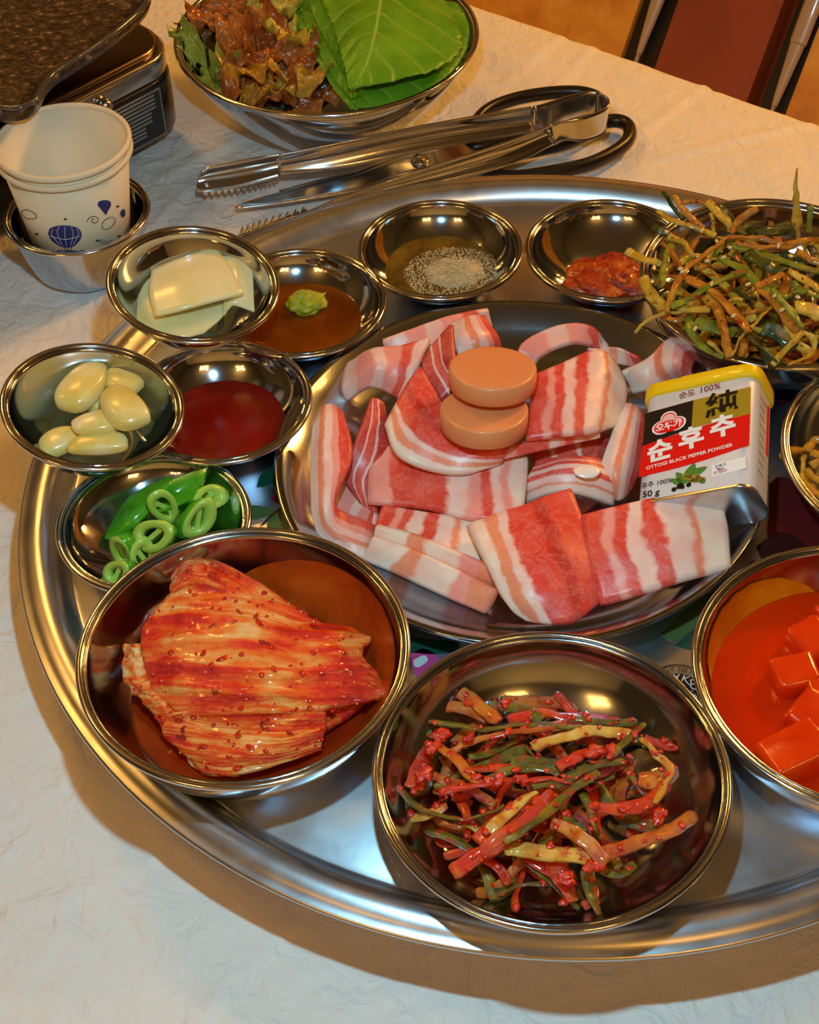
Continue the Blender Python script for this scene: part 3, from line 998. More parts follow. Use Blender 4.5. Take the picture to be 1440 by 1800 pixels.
for tx, w_, m_ in (('오뚜기', .806, C_BLUE), ('Mall', .832, C_DRED), ('다 있다!', .858, C_DRED)):
    can_text('box_text', tx, .735, w_, .0019, m_, .08, .00004)
M_PRINT2 = flat('small_print', '#a8a294', .5)
for k in range(9):
    xs = CANW / 2 + .00015
    y0 = CANL / 2 - .010 - k * .0052
    v = [(xs, y0, -.0075), (xs, y0, -.0075 - (.006 if k % 3 else .0075)), (xs, y0 - .0012, -.0075 - (.006 if k % 3 else .0075)), (xs, y0 - .0012, -.0075)]
    v = v + [(x - .0001, y_, z_) for x, y_, z_ in v]
    can_obj('side_print', v, [(0, 1, 2, 3), (0, 4, 5, 1), (1, 5, 6, 2), (2, 6, 7, 3), (3, 7, 4, 0)], M_PRINT2)
v = [(CANW / 2 + .00015, y_, z_) for y_, z_ in ((CANL / 2 - .008, -.0165), (CANL / 2 - .008, -.0195), (-.004, -.0195), (-.004, -.0165))]
v = v + [(x - .0001, y_, z_) for x, y_, z_ in v]
can_obj('side_stripe', v, [(0, 1, 2, 3), (0, 4, 5, 1), (1, 5, 6, 2), (2, 6, 7, 3), (3, 7, 4, 0)], C_RED)


# ------------------------------------------------------------------ liquids and pastes in the small bowls
def liquid(name, key, level, mat, label, cat, hb=None, rb=.020, e=1.6, base=None, dome=0.0):
    """fills the bowl from its floor up to `level` above the base"""
    c, n_, R = BOWLS[key]
    hb = HSB if hb is None else hb
    b = c - n_ * hb
    pr = [(0, .0022), (rb * .9, .0022)]
    for k in range(1, 7):
        z = .0022 + (level - .0022) * k / 6
        pr.append((bowl_inner(R, hb, rb, z, e=e) - .0004, z))
    r1 = pr[-1][0]
    pr += [(r1 * .97, level + .0001 + dome * .1), (r1 * .7, level + dome * .6), (r1 * .3, level + dome), (0, level + dome)]
    v, f = lathe(pr, 64)
    return tag(obj(name, place(v, b, n_), f, mat), label, cat)


t = NT('soy_sauce'); v_ = t.coord('Object')
t.color(t.ramp(t.noise(v_, 28, 3, .5, .5), [(.3, lin('#7a3206')), (.55, lin('#a8540c')), (.8, lin('#c87a18'))]))
t.set(Roughness=.05, Specular_IOR_Level=.5, Transmission_Weight=.5)
M_SOY = t.m
liquid('soy_sauce', 'soy', .0095, M_SOY, 'brown soy sauce pool around the wasabi lump', 'soy sauce')
M_OIL = mottled('sesame_oil', [(.35, '#5a4216'), (.65, '#8a6a22')], 60, rough=.08, bump=.15, spec=.6, transmission=.25)
liquid('sesame_oil', 'salt', .0085, M_OIL, 'olive brown sesame oil pool in the salt bowl', 'sesame oil')
M_CHILI = mottled('chili_sauce', [(.3, '#741006'), (.7, '#8e1808')], 25, rough=.16, bump=.06, bscale=300, spec=.5)
liquid('chili_sauce', 'chili', .0085, M_CHILI, 'smooth dark red chili sauce filling its small bowl', 'chili sauce', dome=.0012)
# wasabi lump
wc = at(539, 537, TF + .0095)
v, f = blob(wc + np.array([0, 0, .002]), .0098, .0085, .0058, 3, .30, 2.6, 40, 26)
M_WAS = mottled('wasabi', [(.3, '#8d9312'), (.7, '#b9bd2c')], 120, rough=.45, bump=.5, bscale=300)
tag(obj('wasabi_lump', v, f, M_WAS), 'rough yellow-green wasabi lump in the soy sauce', 'wasabi')
# ssamjang paste
sc_ = BOWLS['ssam'][0] + np.array([.001, -.008, -HSB + .0075])
v, f = blob(sc_, .0240, .0200, .0085, 8, .22, 2.2, 64, 40, flatb=.0065)
M_SSAM = mottled('red_paste', [(.3, '#7d1a06'), (.5, '#a82e0a'), (.72, '#d06a1c')], 160, rough=.22, bump=.7, bscale=260, coat=.4, bdist=.002)
tag(obj('red_soybean_paste', v, f, M_SSAM), 'chunky dark red soybean paste mound in its bowl', 'paste')
# salt heap with loose grains
sb_ = BOWLS['salt'][0] + np.array([0, 0, -HSB])
hc = at(800, 480, sb_[2] + .0090)
v, f = blob(hc - np.array([0, 0, .0014]), .0165, .0125, .0044, 2, .16, 2.0, 40, 20, flatb=.002)
M_SALT = mottled('salt', [(.3, '#a8976a'), (.7, '#cdbf98')], 300, rough=.5, bump=.6, bscale=900)
tag(obj('salt_heap', v, f, M_SALT), 'pale heap of seasoned salt sinking in the sesame oil', 'salt')
rnd = random.Random(11)
gp = []
for k in range(2600):
    a, q = rnd.uniform(0, 2 * math.pi), rnd.random() ** .6
    x, y = hc[0] + .0275 * q * math.cos(a), hc[1] + .0230 * q * math.sin(a)
    d = math.hypot(x - sb_[0], y - sb_[1])
    if d > .0310: continue
    z = sb_[2] + .0089 + max(0, .0036 * (1 - ((x - hc[0]) / .0185) ** 2 - ((y - hc[1]) / .014) ** 2))
    s_ = rnd.uniform(.0003, .00065)
    v, f = box(0, 0, 0, s_, s_ * rnd.uniform(.6, 1), s_ * .8)
    gp.append((place(v, (x, y, z), (rnd.uniform(-.6, .6), rnd.uniform(-.6, .6), 1), rnd.uniform(0, 3)), f))
v, f = join(gp)
tag(obj('salt_grains', v, f, flat('salt_grain', '#cfc19a', .35), smooth=False), 'loose salt and pepper grains scattered over the oil', 'salt', kind='stuff')

# ------------------------------------------------------------------ garlic
M_GAR = NT('garlic'); t = M_GAR
v_ = t.rand_offset(t.coord('Object'))
t.color(t.ramp(t.noise(v_, 70, 3), [(.3, lin('#d9c05c')), (.55, lin('#e6d27c')), (.75, lin('#f0e6b8'))]))
t.set(Roughness=.3, Subsurface_Weight=.25, Coat_Weight=.4, Coat_Roughness=.15)
t.b.inputs['Subsurface Radius'].default_value = (.004, .003, .0015); t.b.inputs['Subsurface Scale'].default_value = 1.0
t.bump(t.noise(v_, 90, 3), .12, .001)
M_GAR = t.m
gz = crop(0, 590, 2.571)


def clove(a, b, w, z, curve, label, seed, th=.58, roll=0.0):
    A, B = at(*gz(*a), z), at(*gz(*b), z + .001)
    ax = B - A; L_ = np.linalg.norm(ax); ax /= L_
    side = np.cross((0, 0, 1), ax); side /= np.linalg.norm(side)
    up = np.cross(ax, side)
    nu, nv = 28, 22
    vs, fs = [], []
    for i in range(nv + 1):
        s = i / nv
        th_ = math.pi * s
        r = 1.38 * math.sin(th_) ** .62 * (1 - .34 * s ** 1.8)
        for j in range(nu):
            p = 2 * math.pi * j / nu
            x = math.cos(p); y = math.sin(p)
            x = math.copysign(abs(x) ** .8, x); y = math.copysign(abs(y) ** .55, y)
            rx = r * w / 2 * (x if x > 0 else x * .8)
            ry = r * w / 2 * th * (y if y > 0 else y * .7)
            q = 1 + .05 * mnoise.noise(Vector((x * 1.5, y * 1.5, s * 3 + seed)))
            cx = curve * math.sin(math.pi * s)
            pos = A + ax * (L_ * (.5 - .5 * math.cos(th_))) + (side * math.cos(roll) + up * math.sin(roll)) * (rx * q + cx) + (up * math.cos(roll) - side * math.sin(roll)) * ry * q
            vs.append(pos)
    for i in range(nv):
        for j in range(nu):
            j2 = (j + 1) % nu
            fs.append((i * nu + j, i * nu + j2, (i + 1) * nu + j2, (i + 1) * nu + j))
    return tag(obj('garlic_clove', vs, [q[::-1] for q in fs], M_GAR), label, 'garlic', 'peeled garlic cloves')


gzl = .063
clove((640, 235), (482, 165), .0125, gzl + .004, .002, 'garlic clove half hidden at the far side of the garlic bowl', 2)
clove((300, 335), (455, 130), .0175, gzl + .006, -.001, 'largest garlic clove at the upper left of the garlic bowl', 1)
clove((470, 300), (385, 300), .0110, gzl - .001, 0, 'small garlic clove piece peeking from between the others', 7)
clove((650, 400), (510, 235), .0165, gzl + .009, .002, 'rounded garlic clove at the right of the garlic bowl', 3)
clove((545, 365), (322, 405), .0125, gzl + .005, .002, 'blocky garlic clove in the middle of the garlic bowl', 4)
clove((190, 530), (375, 445), .0130, gzl - .002, .001, 'garlic clove at the lower left of the garlic bowl', 5)
clove((580, 490), (305, 515), .0115, gzl + .001, -.003, 'long garlic clove lying nearest the camera in its bowl', 6)

# ------------------------------------------------------------------ pickled radish
t = NT('white_radish'); v_ = t.rand_offset(t.coord('Object'))
t.color(t.ramp(t.noise(v_, 30, 3), [(.3, lin('#e0d48c')), (.7, lin('#efe6b6'))]))
t.set(Roughness=.25, Subsurface_Weight=.35, Coat_Weight=.4, Coat_Roughness=.15)
t.b.inputs['Subsurface Radius'].default_value = (.006, .005, .003); t.b.inputs['Subsurface Scale'].default_value = 1.0
t.bump(t.noise(v_, 60, 3), .08, .001)
M_RAD = t.m
rz = crop(180, 390, 4.5)


def leafslab(name, conv, rows, mat, label, cat, group, th=.0016, nu=20, nv=16, amp=.0, fr=60, edge=.25, seed=0):
    G = surf([[at(*conv(x, y), z / 1000.) for x, y, z in r] for r in rows], nu, nv)
    D = None
    if amp:
        off = Vector((seed * 3.1, seed * 1.7, 0))
        D = np.array([[amp * mnoise.noise(Vector(p) * fr + off) for p in r] for r in G])
    v, f, uv = slab(G, th, edge, D)
    return tag(obj(name, v, f, mat, uvs=uv), label, cat, group)


GR = 'pickled radish slices'
leafslab('radish_slice', rz, [[(200, 540, 70), (290, 540, 69), (380, 520, 68)], [(240, 600, 69), (300, 640, 67), (380, 660, 66)]], M_RAD, 'pointed radish slice corner at the left of the radish bowl', 'radish', GR)
leafslab('radish_slice', rz, [[(320, 405, 74), (560, 560, 72), (780, 640, 70), (955, 640, 70)], [(285, 600, 72), (480, 700, 72), (750, 760, 71), (950, 745, 69)], [(268, 800, 72), (450, 870, 70), (620, 915, 69), (800, 880, 68)]], M_RAD, 'broad radish slice at the bottom of the radish stack', 'radish', GR, seed=1)
leafslab('radish_slice', rz, [[(900, 205, 76), (1040, 205, 76), (1170, 218, 74)], [(980, 380, 75), (1080, 400, 76), (1185, 400, 74)], [(960, 620, 72), (1080, 600, 73), (1195, 640, 71)], [(965, 740, 70), (1030, 660, 71), (1200, 710, 69)]], M_RAD, 'tall radish slice curling down at the right of the stack', 'radish', GR, seed=2)
leafslab('radish_slice', rz, [[(395, 385, 77), (560, 320, 79), (720, 265, 79), (885, 198, 77)], [(380, 560, 79), (580, 490, 81), (780, 430, 81), (1010, 370, 79)], [(425, 742, 77), (640, 690, 79), (860, 630, 79), (1112, 568, 77)]], M_RAD, 'large square radish slice on top of the radish stack', 'radish', GR, .0024, seed=3)

# ------------------------------------------------------------------ green chili slices
t = NT('green_chili'); v_ = t.rand_offset(t.coord('Object'))
t.color(t.ramp(t.noise(v_, 60, 3), [(.3, lin('#2c8a12')), (.6, lin('#55a81e')), (.8, lin('#86c23a'))]))
t.set(Roughness=.22, Coat_Weight=.5, Coat_Roughness=.1, Subsurface_Weight=.1)
t.b.inputs['Subsurface Scale'].default_value = .003
M_GCH = t.m
M_GFL = flat('chili_flesh', '#a9cf52', .3, coat=.4, sss=.1)
M_SEED = flat('chili_seed', '#dfe0a8', .4)
jz = crop(0, 590, 2.571)
GJ = 'sliced green chilies'


def chili_ring(x, y, z, r, ln, nrm, label, shear=.5, sq=.8, spin=0.0, half=False):
    r, ln, sq, shear = r * 1.0, ln * 2.1, sq * .85, shear * 1.5
    nrm = (nrm[0] * 1.5, nrm[1] * 1.25, nrm[2])
    """hollow slanted slice of a chili pod: skin, flesh inside, membrane and seeds"""
    n = 32
    a = np.linspace(0, math.pi if half else 2 * math.pi, n, endpoint=half)
    th = r * .46
    rings = [(r, -ln / 2), (r * 1.02, 0), (r, ln / 2), (r - th, ln / 2), (r - th * 1.1, 0), (r - th, -ln / 2)]
    vs, fs = [], []
    for rr, zz in rings:
        for p in a:
            w = 1 + .06 * math.sin(3 * p + spin * 5)
            X, Y = rr * w * math.cos(p), rr * w * sq * math.sin(p)
            vs.append((X, Y, zz + X * shear))
    m = len(a)
    for i in range(len(rings)):
        k = (i + 1) % len(rings)
        for j in range(m if not half else m - 1):
            j2 = (j + 1) % m
            fs.append((i * m + j, i * m + j2, k * m + j2, k * m + j))
    if half:
        fs.append(tuple(i * m for i in range(6))); fs.append(tuple(i * m + m - 1 for i in range(5, -1, -1)))
    c = at(*jz(x, y), z)
    W_ = place(np.array(vs), c, nrm, spin)
    o = obj('chili_slice', W_, fs, M_GCH)
    o.data.materials.append(M_GFL)
    for p in o.data.polygons:
        if m * 2 <= p.index < m * 5: p.material_index = 1
    if not half:
        v, f = box(0, 0, 0, r * 1.7, .0022, ln * .7)
        v[:, 2] += v[:, 0] * shear
        obj('membrane', place(v, c, nrm, spin + .5), f, M_GFL, o, smooth=False)
        for sx in (-.45, .4):
            v, f = lathe([(0, -.0004), (.0010, -.0002), (.0010, .0003), (0, .0005)], 10)
            obj('seed', place(v + np.array([r * sx, .0012, ln * .25 + r * sx * shear]), c, nrm, spin + .5), f, M_SEED, o)
    return tag(o, label, 'chili', GJ)


zj = .040
chili_ring(545, 1075, zj + .001, .0085, .005, (-.2, -.6, .8), 'pale chili ring lowest in the bowl beside the kimchi rim', .3, .8, .3)
chili_ring(575, 965, zj + .001, .0092, .006, (-.3, -.7, .6), 'chili ring above the pale lowest ring', .4, .75, .9)
chili_ring(880, 830, zj + .004, .0095, .006, (.4, -.5, .7), 'chili ring at the right of the chili pile showing seeds', .3, .8, 1.3)
chili_ring(800, 720, zj + .004, .0100, .008, (.2, .5, .7), 'chili ring at the far side of the chili pile', .5, .7, .2)
chili_ring(740, 770, zj + .006, .0090, .007, (.1, -.6, .7), 'chili ring with pale flesh in the middle of the pile', .5, .8, 2.2)
chili_ring(910, 750, zj + .003, .0085, .006, (.6, -.2, .7), 'chili ring leaning on the right wall of the chili bowl', .3, .8, .7)
chili_ring(700, 905, zj + .008, .0100, .006, (0, -.55, .8), 'large open chili ring in front showing its membrane', .35, .85, .1)
chili_ring(640, 1010, zj, .0085, .006, (.2, -.4, .8), 'chili ring tucked under the open front ring', .3, .8, 1.9)
M_GSK = M_GCH
leafslab('chili_strip', jz, [[(478, 915, 41), (560, 765, 45), (650, 700, 47), (770, 640, 50)], [(500, 918, 42), (590, 820, 49), (680, 740, 51), (773, 668, 51)], [(560, 905, 42), (620, 850, 47), (690, 775, 49), (740, 710, 48)]], M_GCH, 'long bright green chili strip at the left of the chili pile', 'chili', GJ, .0022)
leafslab('chili_strip', jz, [[(690, 740, 47), (770, 690, 49), (880, 678, 48)], [(700, 800, 46), (800, 770, 48), (905, 720, 47)]], M_GCH, 'short broad chili strip lying at the top of the chili pile', 'chili', GJ, .0022)

# ------------------------------------------------------------------ cabbage kimchi
t = NT('kimchi_leaf')
v_ = t.rand_offset(t.coord('UV', (1.6, 7, 1)), 6)
vo = t.rand_offset(t.coord('Object'), 6)
n1 = t.noise(v_, 1.6, 4, .55, .6)
n2 = t.noise(vo, 32, 4, .6)
ad = t.n('ShaderNodeMath', operation='MULTIPLY_ADD', i_1=.55); t.l(n2, ad.inputs[0])
mu = t.n('ShaderNodeMath', operation='MULTIPLY', i_1=.62); t.l(n1, mu.inputs[0]); t.l(mu.outputs[0], ad.inputs[2])
base = t.ramp(ad.outputs[0], [(.41, lin('#c00c02')), (.50, lin('#ea2604')), (.57, lin('#f86410')), (.65, lin('#fba44c')), (.75, lin('#fcdca4'))])
fl = t.noise(vo, 120, 3, .5)
fm = t.ramp(fl, [(.66, (0, 0, 0, 1)), (.70, (1, 1, 1, 1))])
t.color(t.mix(base, lin('#9c0b04'), fm))
t.set(Roughness=.22, Coat_Weight=.7, Coat_Roughness=.08, Subsurface_Weight=.12)
t.b.inputs['Subsurface Radius'].default_value = (.004, .0015, .0006); t.b.inputs['Subsurface Scale'].default_value = 1.0
hb = t.n('ShaderNodeMath', operation='ADD')
t.l(t.noise(v_, 3.0, 3), hb.inputs[0]); t.l(t.noise(vo, 260, 6, .7), hb.inputs[1])
t.bump(hb.outputs[0], .75, .0024)
M_KIM = t.m
kz = crop(120, 910, 2.3226)
GK = 'pieces of folded cabbage kimchi'
KTOP = []


def kimchi(rows, label, th=.0032, nu=40, nv=34, seed=0, ridge=.0012, fold=5):
    G = surf([[at(*kz(x, y), (35 + (z - 37) * .82) / 1000.) for x, y, z in r] for r in rows], nu, nv)
    off = Vector((seed * 4.1, seed * 2.3, seed))
    D = np.zeros((nv, nu))
    for i in range(nv):
        for j in range(nu):
            p = Vector(G[i, j])
            D[i, j] = ridge * (.35 * math.sin(fold * 2 * math.pi * i / nv + 3.0 * mnoise.noise(p * 22 + off)) + 1.5 * mnoise.noise(Vector((j / nu * 2.2, i / nv * fold * 1.3, seed)))) + .0014 * mnoise.noise(p * 55 + off) + .0006 * mnoise.noise(p * 160 + off)
    # ragged edges
    for i in range(nv):
        G[i, 0] += .002 * mnoise.noise(Vector(G[i, 0]) * 200 + off) * np.array([1, 1, 0])
        G[i, -1] += .002 * mnoise.noise(Vector(G[i, -1]) * 200 + off) * np.array([1, 1, 0])
    KTOP.append(G + grid_normals(G) * np.sign(grid_normals(G)[..., 2].mean()) * (D + th / 2)[..., None])
    v, f, uv = slab(G, th, .3, D)
    return tag(obj('kimchi_piece', v, f, M_KIM, uvs=uv), label, 'kimchi', GK)


kimchi([[(420, 260, 50), (600, 300, 52), (800, 380, 50), (1000, 470, 47)], [(300, 560, 46), (600, 620, 48), (900, 700, 46), (1200, 720, 43)], [(420, 880, 43), (600, 900, 44), (800, 930, 43), (1000, 900, 41)]], 'lowest kimchi layer spreading under the folded leaf', .005, seed=5)
kimchi([[(235, 520, 52), (275, 520, 55), (315, 530, 54)], [(230, 640, 50), (290, 650, 54), (345, 640, 52)], [(300, 740, 48), (360, 745, 52), (440, 740, 51)], [(390, 830, 45), (450, 830, 48), (520, 810, 48)]], 'narrow curled kimchi edge at the left of the bowl', .003, 16, 30, 1, .0006)
kimchi([[(440, 800, 52), (640, 790, 56), (850, 800, 56), (1050, 790, 52)], [(400, 880, 47), (600, 910, 52), (850, 920, 52), (1040, 880, 47)], [(560, 1030, 41), (640, 1045, 45), (800, 1020, 45), (1030, 940, 42)]], 'lower folded kimchi leaf nearest the camera', .0032, seed=2, fold=3)
kimchi([[(375, 820, 45), (420, 810, 48), (480, 830, 48)], [(430, 900, 42), (500, 920, 45), (560, 900, 47)], [(520, 1000, 39), (590, 1010, 42), (640, 980, 44)], [(570, 1050, 37), (640, 1050, 39), (690, 1055, 40)]], 'ruffled kimchi leaf edge hanging at the lower left', .002, 22, 30, 3, .0012, 6)
kimchi([[(428, 215, 58), (520, 175, 61), (600, 195, 60), (760, 280, 57), (920, 390, 53)],
        [(420, 330, 61), (560, 320, 66), (700, 330, 65), (880, 400, 60), (1060, 455, 52)],
        [(320, 440, 59), (560, 430, 67), (760, 440, 67), (980, 480, 62), (1220, 485, 51)],
        [(308, 570, 58), (540, 570, 67), (760, 590, 67), (1000, 600, 61), (1190, 580, 52)],
        [(350, 690, 55), (560, 700, 64), (780, 710, 64), (1000, 720, 58), (1300, 715, 48)],
        [(455, 805, 52), (620, 800, 58), (820, 795, 59), (950, 800, 56), (1060, 780, 52)]], 'large top kimchi leaf folded over the pile with pale ribs', .0034, 60, 56, 4, .0011, 8)
kimchi([[(1150, 600, 50), (1220, 600, 52), (1290, 690, 49)], [(1170, 680, 50), (1230, 700, 51), (1310, 715, 47)]], 'small red kimchi scrap at the right tip of the top leaf', .003, 14, 12, 6, .0004)
kimchi([[(430, 235, 62), (470, 180, 64), (540, 170, 64), (590, 205, 63)], [(430, 300, 64), (490, 270, 67), (560, 270, 68), (640, 300, 67)]], 'red kimchi flap at the far corner of the pile', .0028, 18, 14, 7, .0005)
rnd = random.Random(77)
cl, cb = [], []
for gi, n_f in ((4, 110), (2, 50), (1, 10), (3, 18), (6, 18)):
    G_ = KTOP[gi]
    for k in range(n_f):
        p = G_[rnd.randrange(2, G_.shape[0] - 2), rnd.randrange(1, G_.shape[1] - 1)] + np.array([rnd.uniform(-.0006, .0006), rnd.uniform(-.0006, .0006), 0])
        r_ = rnd.choice((.0005, .0006, .0008, .0012))
        cl.append(blob(p + np.array([0, 0, r_ * .15]), r_ * rnd.uniform(1, 1.9), r_, r_ * .5, rnd.randint(0, 99), .4, 2.4, 9, 6, rnd.uniform(0, 3)))
        if k % 2 == 0:
            p = G_[rnd.randrange(2, G_.shape[0] - 2), rnd.randrange(1, G_.shape[1] - 1)]
            cb.append(blob(p, .0006, .0005, .0004, 3, .1, 2, 8, 6))
v, f = join(cl)
tag(obj('chili_flakes', v, f, mottled('kimchi_flakes', [(.3, '#a80c02'), (.7, '#e02a04')], 200, rough=.15, bump=0, coat=.8)), 'red chili flakes stuck to the kimchi leaves', 'seasoning', kind='stuff')
v, f = join(cb)
tag(obj('juice_beads', v, f, flat('juice_bead', '#f0964a', .04, coat=1.0)), 'glistening beads of juice on the kimchi', 'juice', kind='stuff')
M_JUICE = mottled('kimchi_juice', [(.3, '#8e1c04'), (.7, '#b8380a')], 30, rough=.1, bump=.05, transmission=.3)
liquid('kimchi_juice', 'kim', .0052, M_JUICE, 'thin red juice pooled under the kimchi', 'juice', hb=.036, rb=.047, e=1.9)


# ------------------------------------------------------------------ strand dishes
def strand_mat(name, stops, scale=9, rough=.28, coat=.4, flakes='#8a0d05', fl=.66, lump=.5):
    t = NT(name)
    vo = t.rand_offset(t.coord('Object'), 8)
    uv = t.rand_offset(t.coord('UV', (.6, 2.2, 1)), 8)
    base = t.ramp(t.noise(uv, scale * .25, 4, .6), [(p, lin(c)) for p, c in stops])
    if flakes:
        m = t.ramp(t.noise(vo, 85, 5, .65), [(fl - .02, (0, 0, 0, 1)), (fl + .06, (1, 1, 1, 1))])
        base = t.mix(base, lin(flakes), m)
    t.color(base)
    t.set(Roughness=rough, Coat_Weight=coat, Coat_Roughness=.08, Subsurface_Weight=.06)
    t.b.inputs['Subsurface Radius'].default_value = (.003, .002, .001); t.b.inputs['Subsurface Scale'].default_value = 1.0
    lb_ = t.n('ShaderNodeMath', operation='MULTIPLY_ADD', i_1=lump); t.l(t.noise(vo, 240, 4, .65), lb_.inputs[0]); t.l(t.noise(t.coord('UV', (26, 1.5, 1)), 2.0, 3), lb_.inputs[2])
    t.bump(lb_.outputs[0], .55, .0014)
    return t.m


SM = {
    'g': strand_mat('scallion_green', [(.3, '#464008'), (.55, '#7a6810'), (.75, '#b08e1e')], flakes='#b01e08', fl=.56, lump=.9),
    'y': strand_mat('scallion_white', [(.3, '#cc641a'), (.5, '#dfa030'), (.75, '#ecca68')], flakes='#c42a0a', fl=.62, lump=.6),
    'r': strand_mat('scallion_red', [(.3, '#b42004'), (.55, '#d83c08'), (.8, '#e8701a')], fl=.54, flakes='#dc2804', lump=1.4),
    'o': strand_mat('scallion_orange', [(.3, '#b23a0c'), (.55, '#d0701e'), (.8, '#b88a2a')], flakes='#c02208', fl=.57, lump=.8),
}
SG = {
    'g': strand_mat('salad_green', [(.3, '#4a5a0c'), (.55, '#7f8a1c'), (.75, '#a8a034')], flakes='#a8480c', fl=.64),
    'y': strand_mat('salad_yellow', [(.3, '#b87d14'), (.5, '#cda62c'), (.75, '#e0ca60')], flakes='#b8500e', fl=.62),
    'o': strand_mat('salad_orange', [(.3, '#98500c'), (.55, '#c07c1c'), (.8, '#cda436')], flakes='#9a2a06', fl=.60),
    'd': strand_mat('salad_dark', [(.3, '#1a2c0a'), (.6, '#374c10'), (.8, '#5a681c')], flakes='#7a3a08', fl=.68),
}


USED = {}
CORES = []


def strand_label(m, c, w, ln, label_f, region):
    """name a strand by its look and where in its bowl it lies"""
    if region is None: return label_f(m)
    x0, y0, x1, y1, wide, where = region
    u, q = (c[0] - x0) / (x1 - x0), (c[1] - y0) / (y1 - y0)
    hor = ('left rim', 'left side', 'centre', 'right side', 'right rim')[max(0, min(4, int(u * 5)))]
    ver = ('far edge', 'far half', 'middle', 'near half', 'near edge')[max(0, min(4, int(q * 5)))]
    size = ('long ' if ln > .032 else 'short ' if ln < .017 else '') + ('broad ' if w > wide * 1.25 else 'thin ' if w < wide * .7 else '')
    base = size + STRAND_KIND[label_f](m)
    spot = 'in the very middle' if (hor, ver) == ('centre', 'middle') else 'at the ' + ver + ', ' + hor
    lab_ = base + ' ' + spot + ' of ' + where
    k = USED.get(lab_, 0)
    USED[lab_] = k + 1
    if k: lab_ = base + (' crossing ' if k == 1 else ' wedged ') + spot + ' of ' + where
    return lab_


STRAND_KIND = {}


def strands(conv, pxm, items, mats, zf, name, label_f, cat, group, seed, th=.0016, region=None):
    rnd = random.Random(seed)
    out = []
    for k, it in enumerate(items):
        m, w, lay, pts = it
        P = []
        for q in pts:
            x, y = conv(q[0], q[1])
            z = zf(x, y) + lay / 1000. + (q[2] / 1000. if len(q) > 2 else 0)
            P.append(at(x, y, z))
        ww = w if np.isscalar(w) else list(w)
        ww = (np.array(ww) / pxm / 3500.0)
        ww = float(ww) if np.isscalar(w) else ww
        v, f, uv = ribbon(P, ww, th if np.max(ww) < .006 else th * 1.2, 26, rnd.uniform(-.5, .5), rnd.uniform(-.9, .9), taper=(.85, .75), rough=.0007, k=10)
        CORES.append((group, crom(np.array(P), 20), float(np.max(ww))))
        o = obj(name, v, f, mats[m], uvs=uv)
        tag(o, strand_label(m, np.mean([conv(q[0], q[1]) for q in pts], axis=0), np.max(w), np.linalg.norm(np.array(P[-1]) - np.array(P[0])), label_f, region), cat, group)
        out.append(o)
    return out


def fill_strands(key, n, mats, names, hb, rb, e, seed, z0, z1, rmax, name, label_f, cat, group, wr=(.002, .005), lr=(.02, .045), cshift=(0, 0)):
    rnd = random.Random(seed)
    c, n_, R = BOWLS[key]
    b = c[2] - hb
    for k in range(n):
        a, q = rnd.uniform(0, 2 * math.pi), rmax * math.sqrt(rnd.random())
        x, y = c[0] + cshift[0] + q * math.cos(a), c[1] + cshift[1] + q * math.sin(a)
        z = rnd.uniform(z0, z1) * (1 - .5 * (q / rmax) ** 2)
        L_ = rnd.uniform(*lr); d = rnd.uniform(0, math.pi)
        bend = rnd.uniform(-.5, .5)
        P = []
        for s in (-.5, -.17, .17, .5):
            dd = d + bend * s * 2
            px_, py_ = x + L_ * s * math.cos(dd), y + L_ * s * math.sin(dd)
            zz = z + rnd.uniform(-.002, .002)
            lim = bowl_inner(R, hb, rb, max(.002, zz), e=e) - .004
            rr = math.hypot(px_ - c[0], py_ - c[1])
            if rr > lim:
                px_ = c[0] + (px_ - c[0]) * lim / rr; py_ = c[1] + (py_ - c[1]) * lim / rr
            P.append((px_, py_, b + max(.003, zz)))
        m = names[k % len(names)]
        v, f, uv = ribbon(P, rnd.uniform(*wr), .0015, 18, rnd.uniform(-.7, .7), rnd.uniform(-1.2, 1.2), taper=(.8, .7), rough=.0006)
        CORES.append((group, crom(np.array(P), 10), .003))
        tag(obj(name, v, f, mats[m], uvs=uv), label_f(m), cat, group)


DESC = {'g': 'dark green', 'y': 'pale yellow', 'r': 'red coated', 'o': 'orange stained', 'd': 'dark green leafy'}
sz = crop(640, 1100, 2.1818)
GSC = 'seasoned scallion strips in the front bowl'
SLAB = lambda m: DESC[m] + ' scallion strip buried under the others in the front bowl'
scx, scy = 975, 1365
STRAND_KIND[SLAB] = lambda m: DESC[m] + ' scallion strip'


def zsc(x, y):
    q = ((x - scx) / 300.) ** 2 + ((y - scy) / 235.) ** 2
    return .0445 - .008 * min(1.3, q)


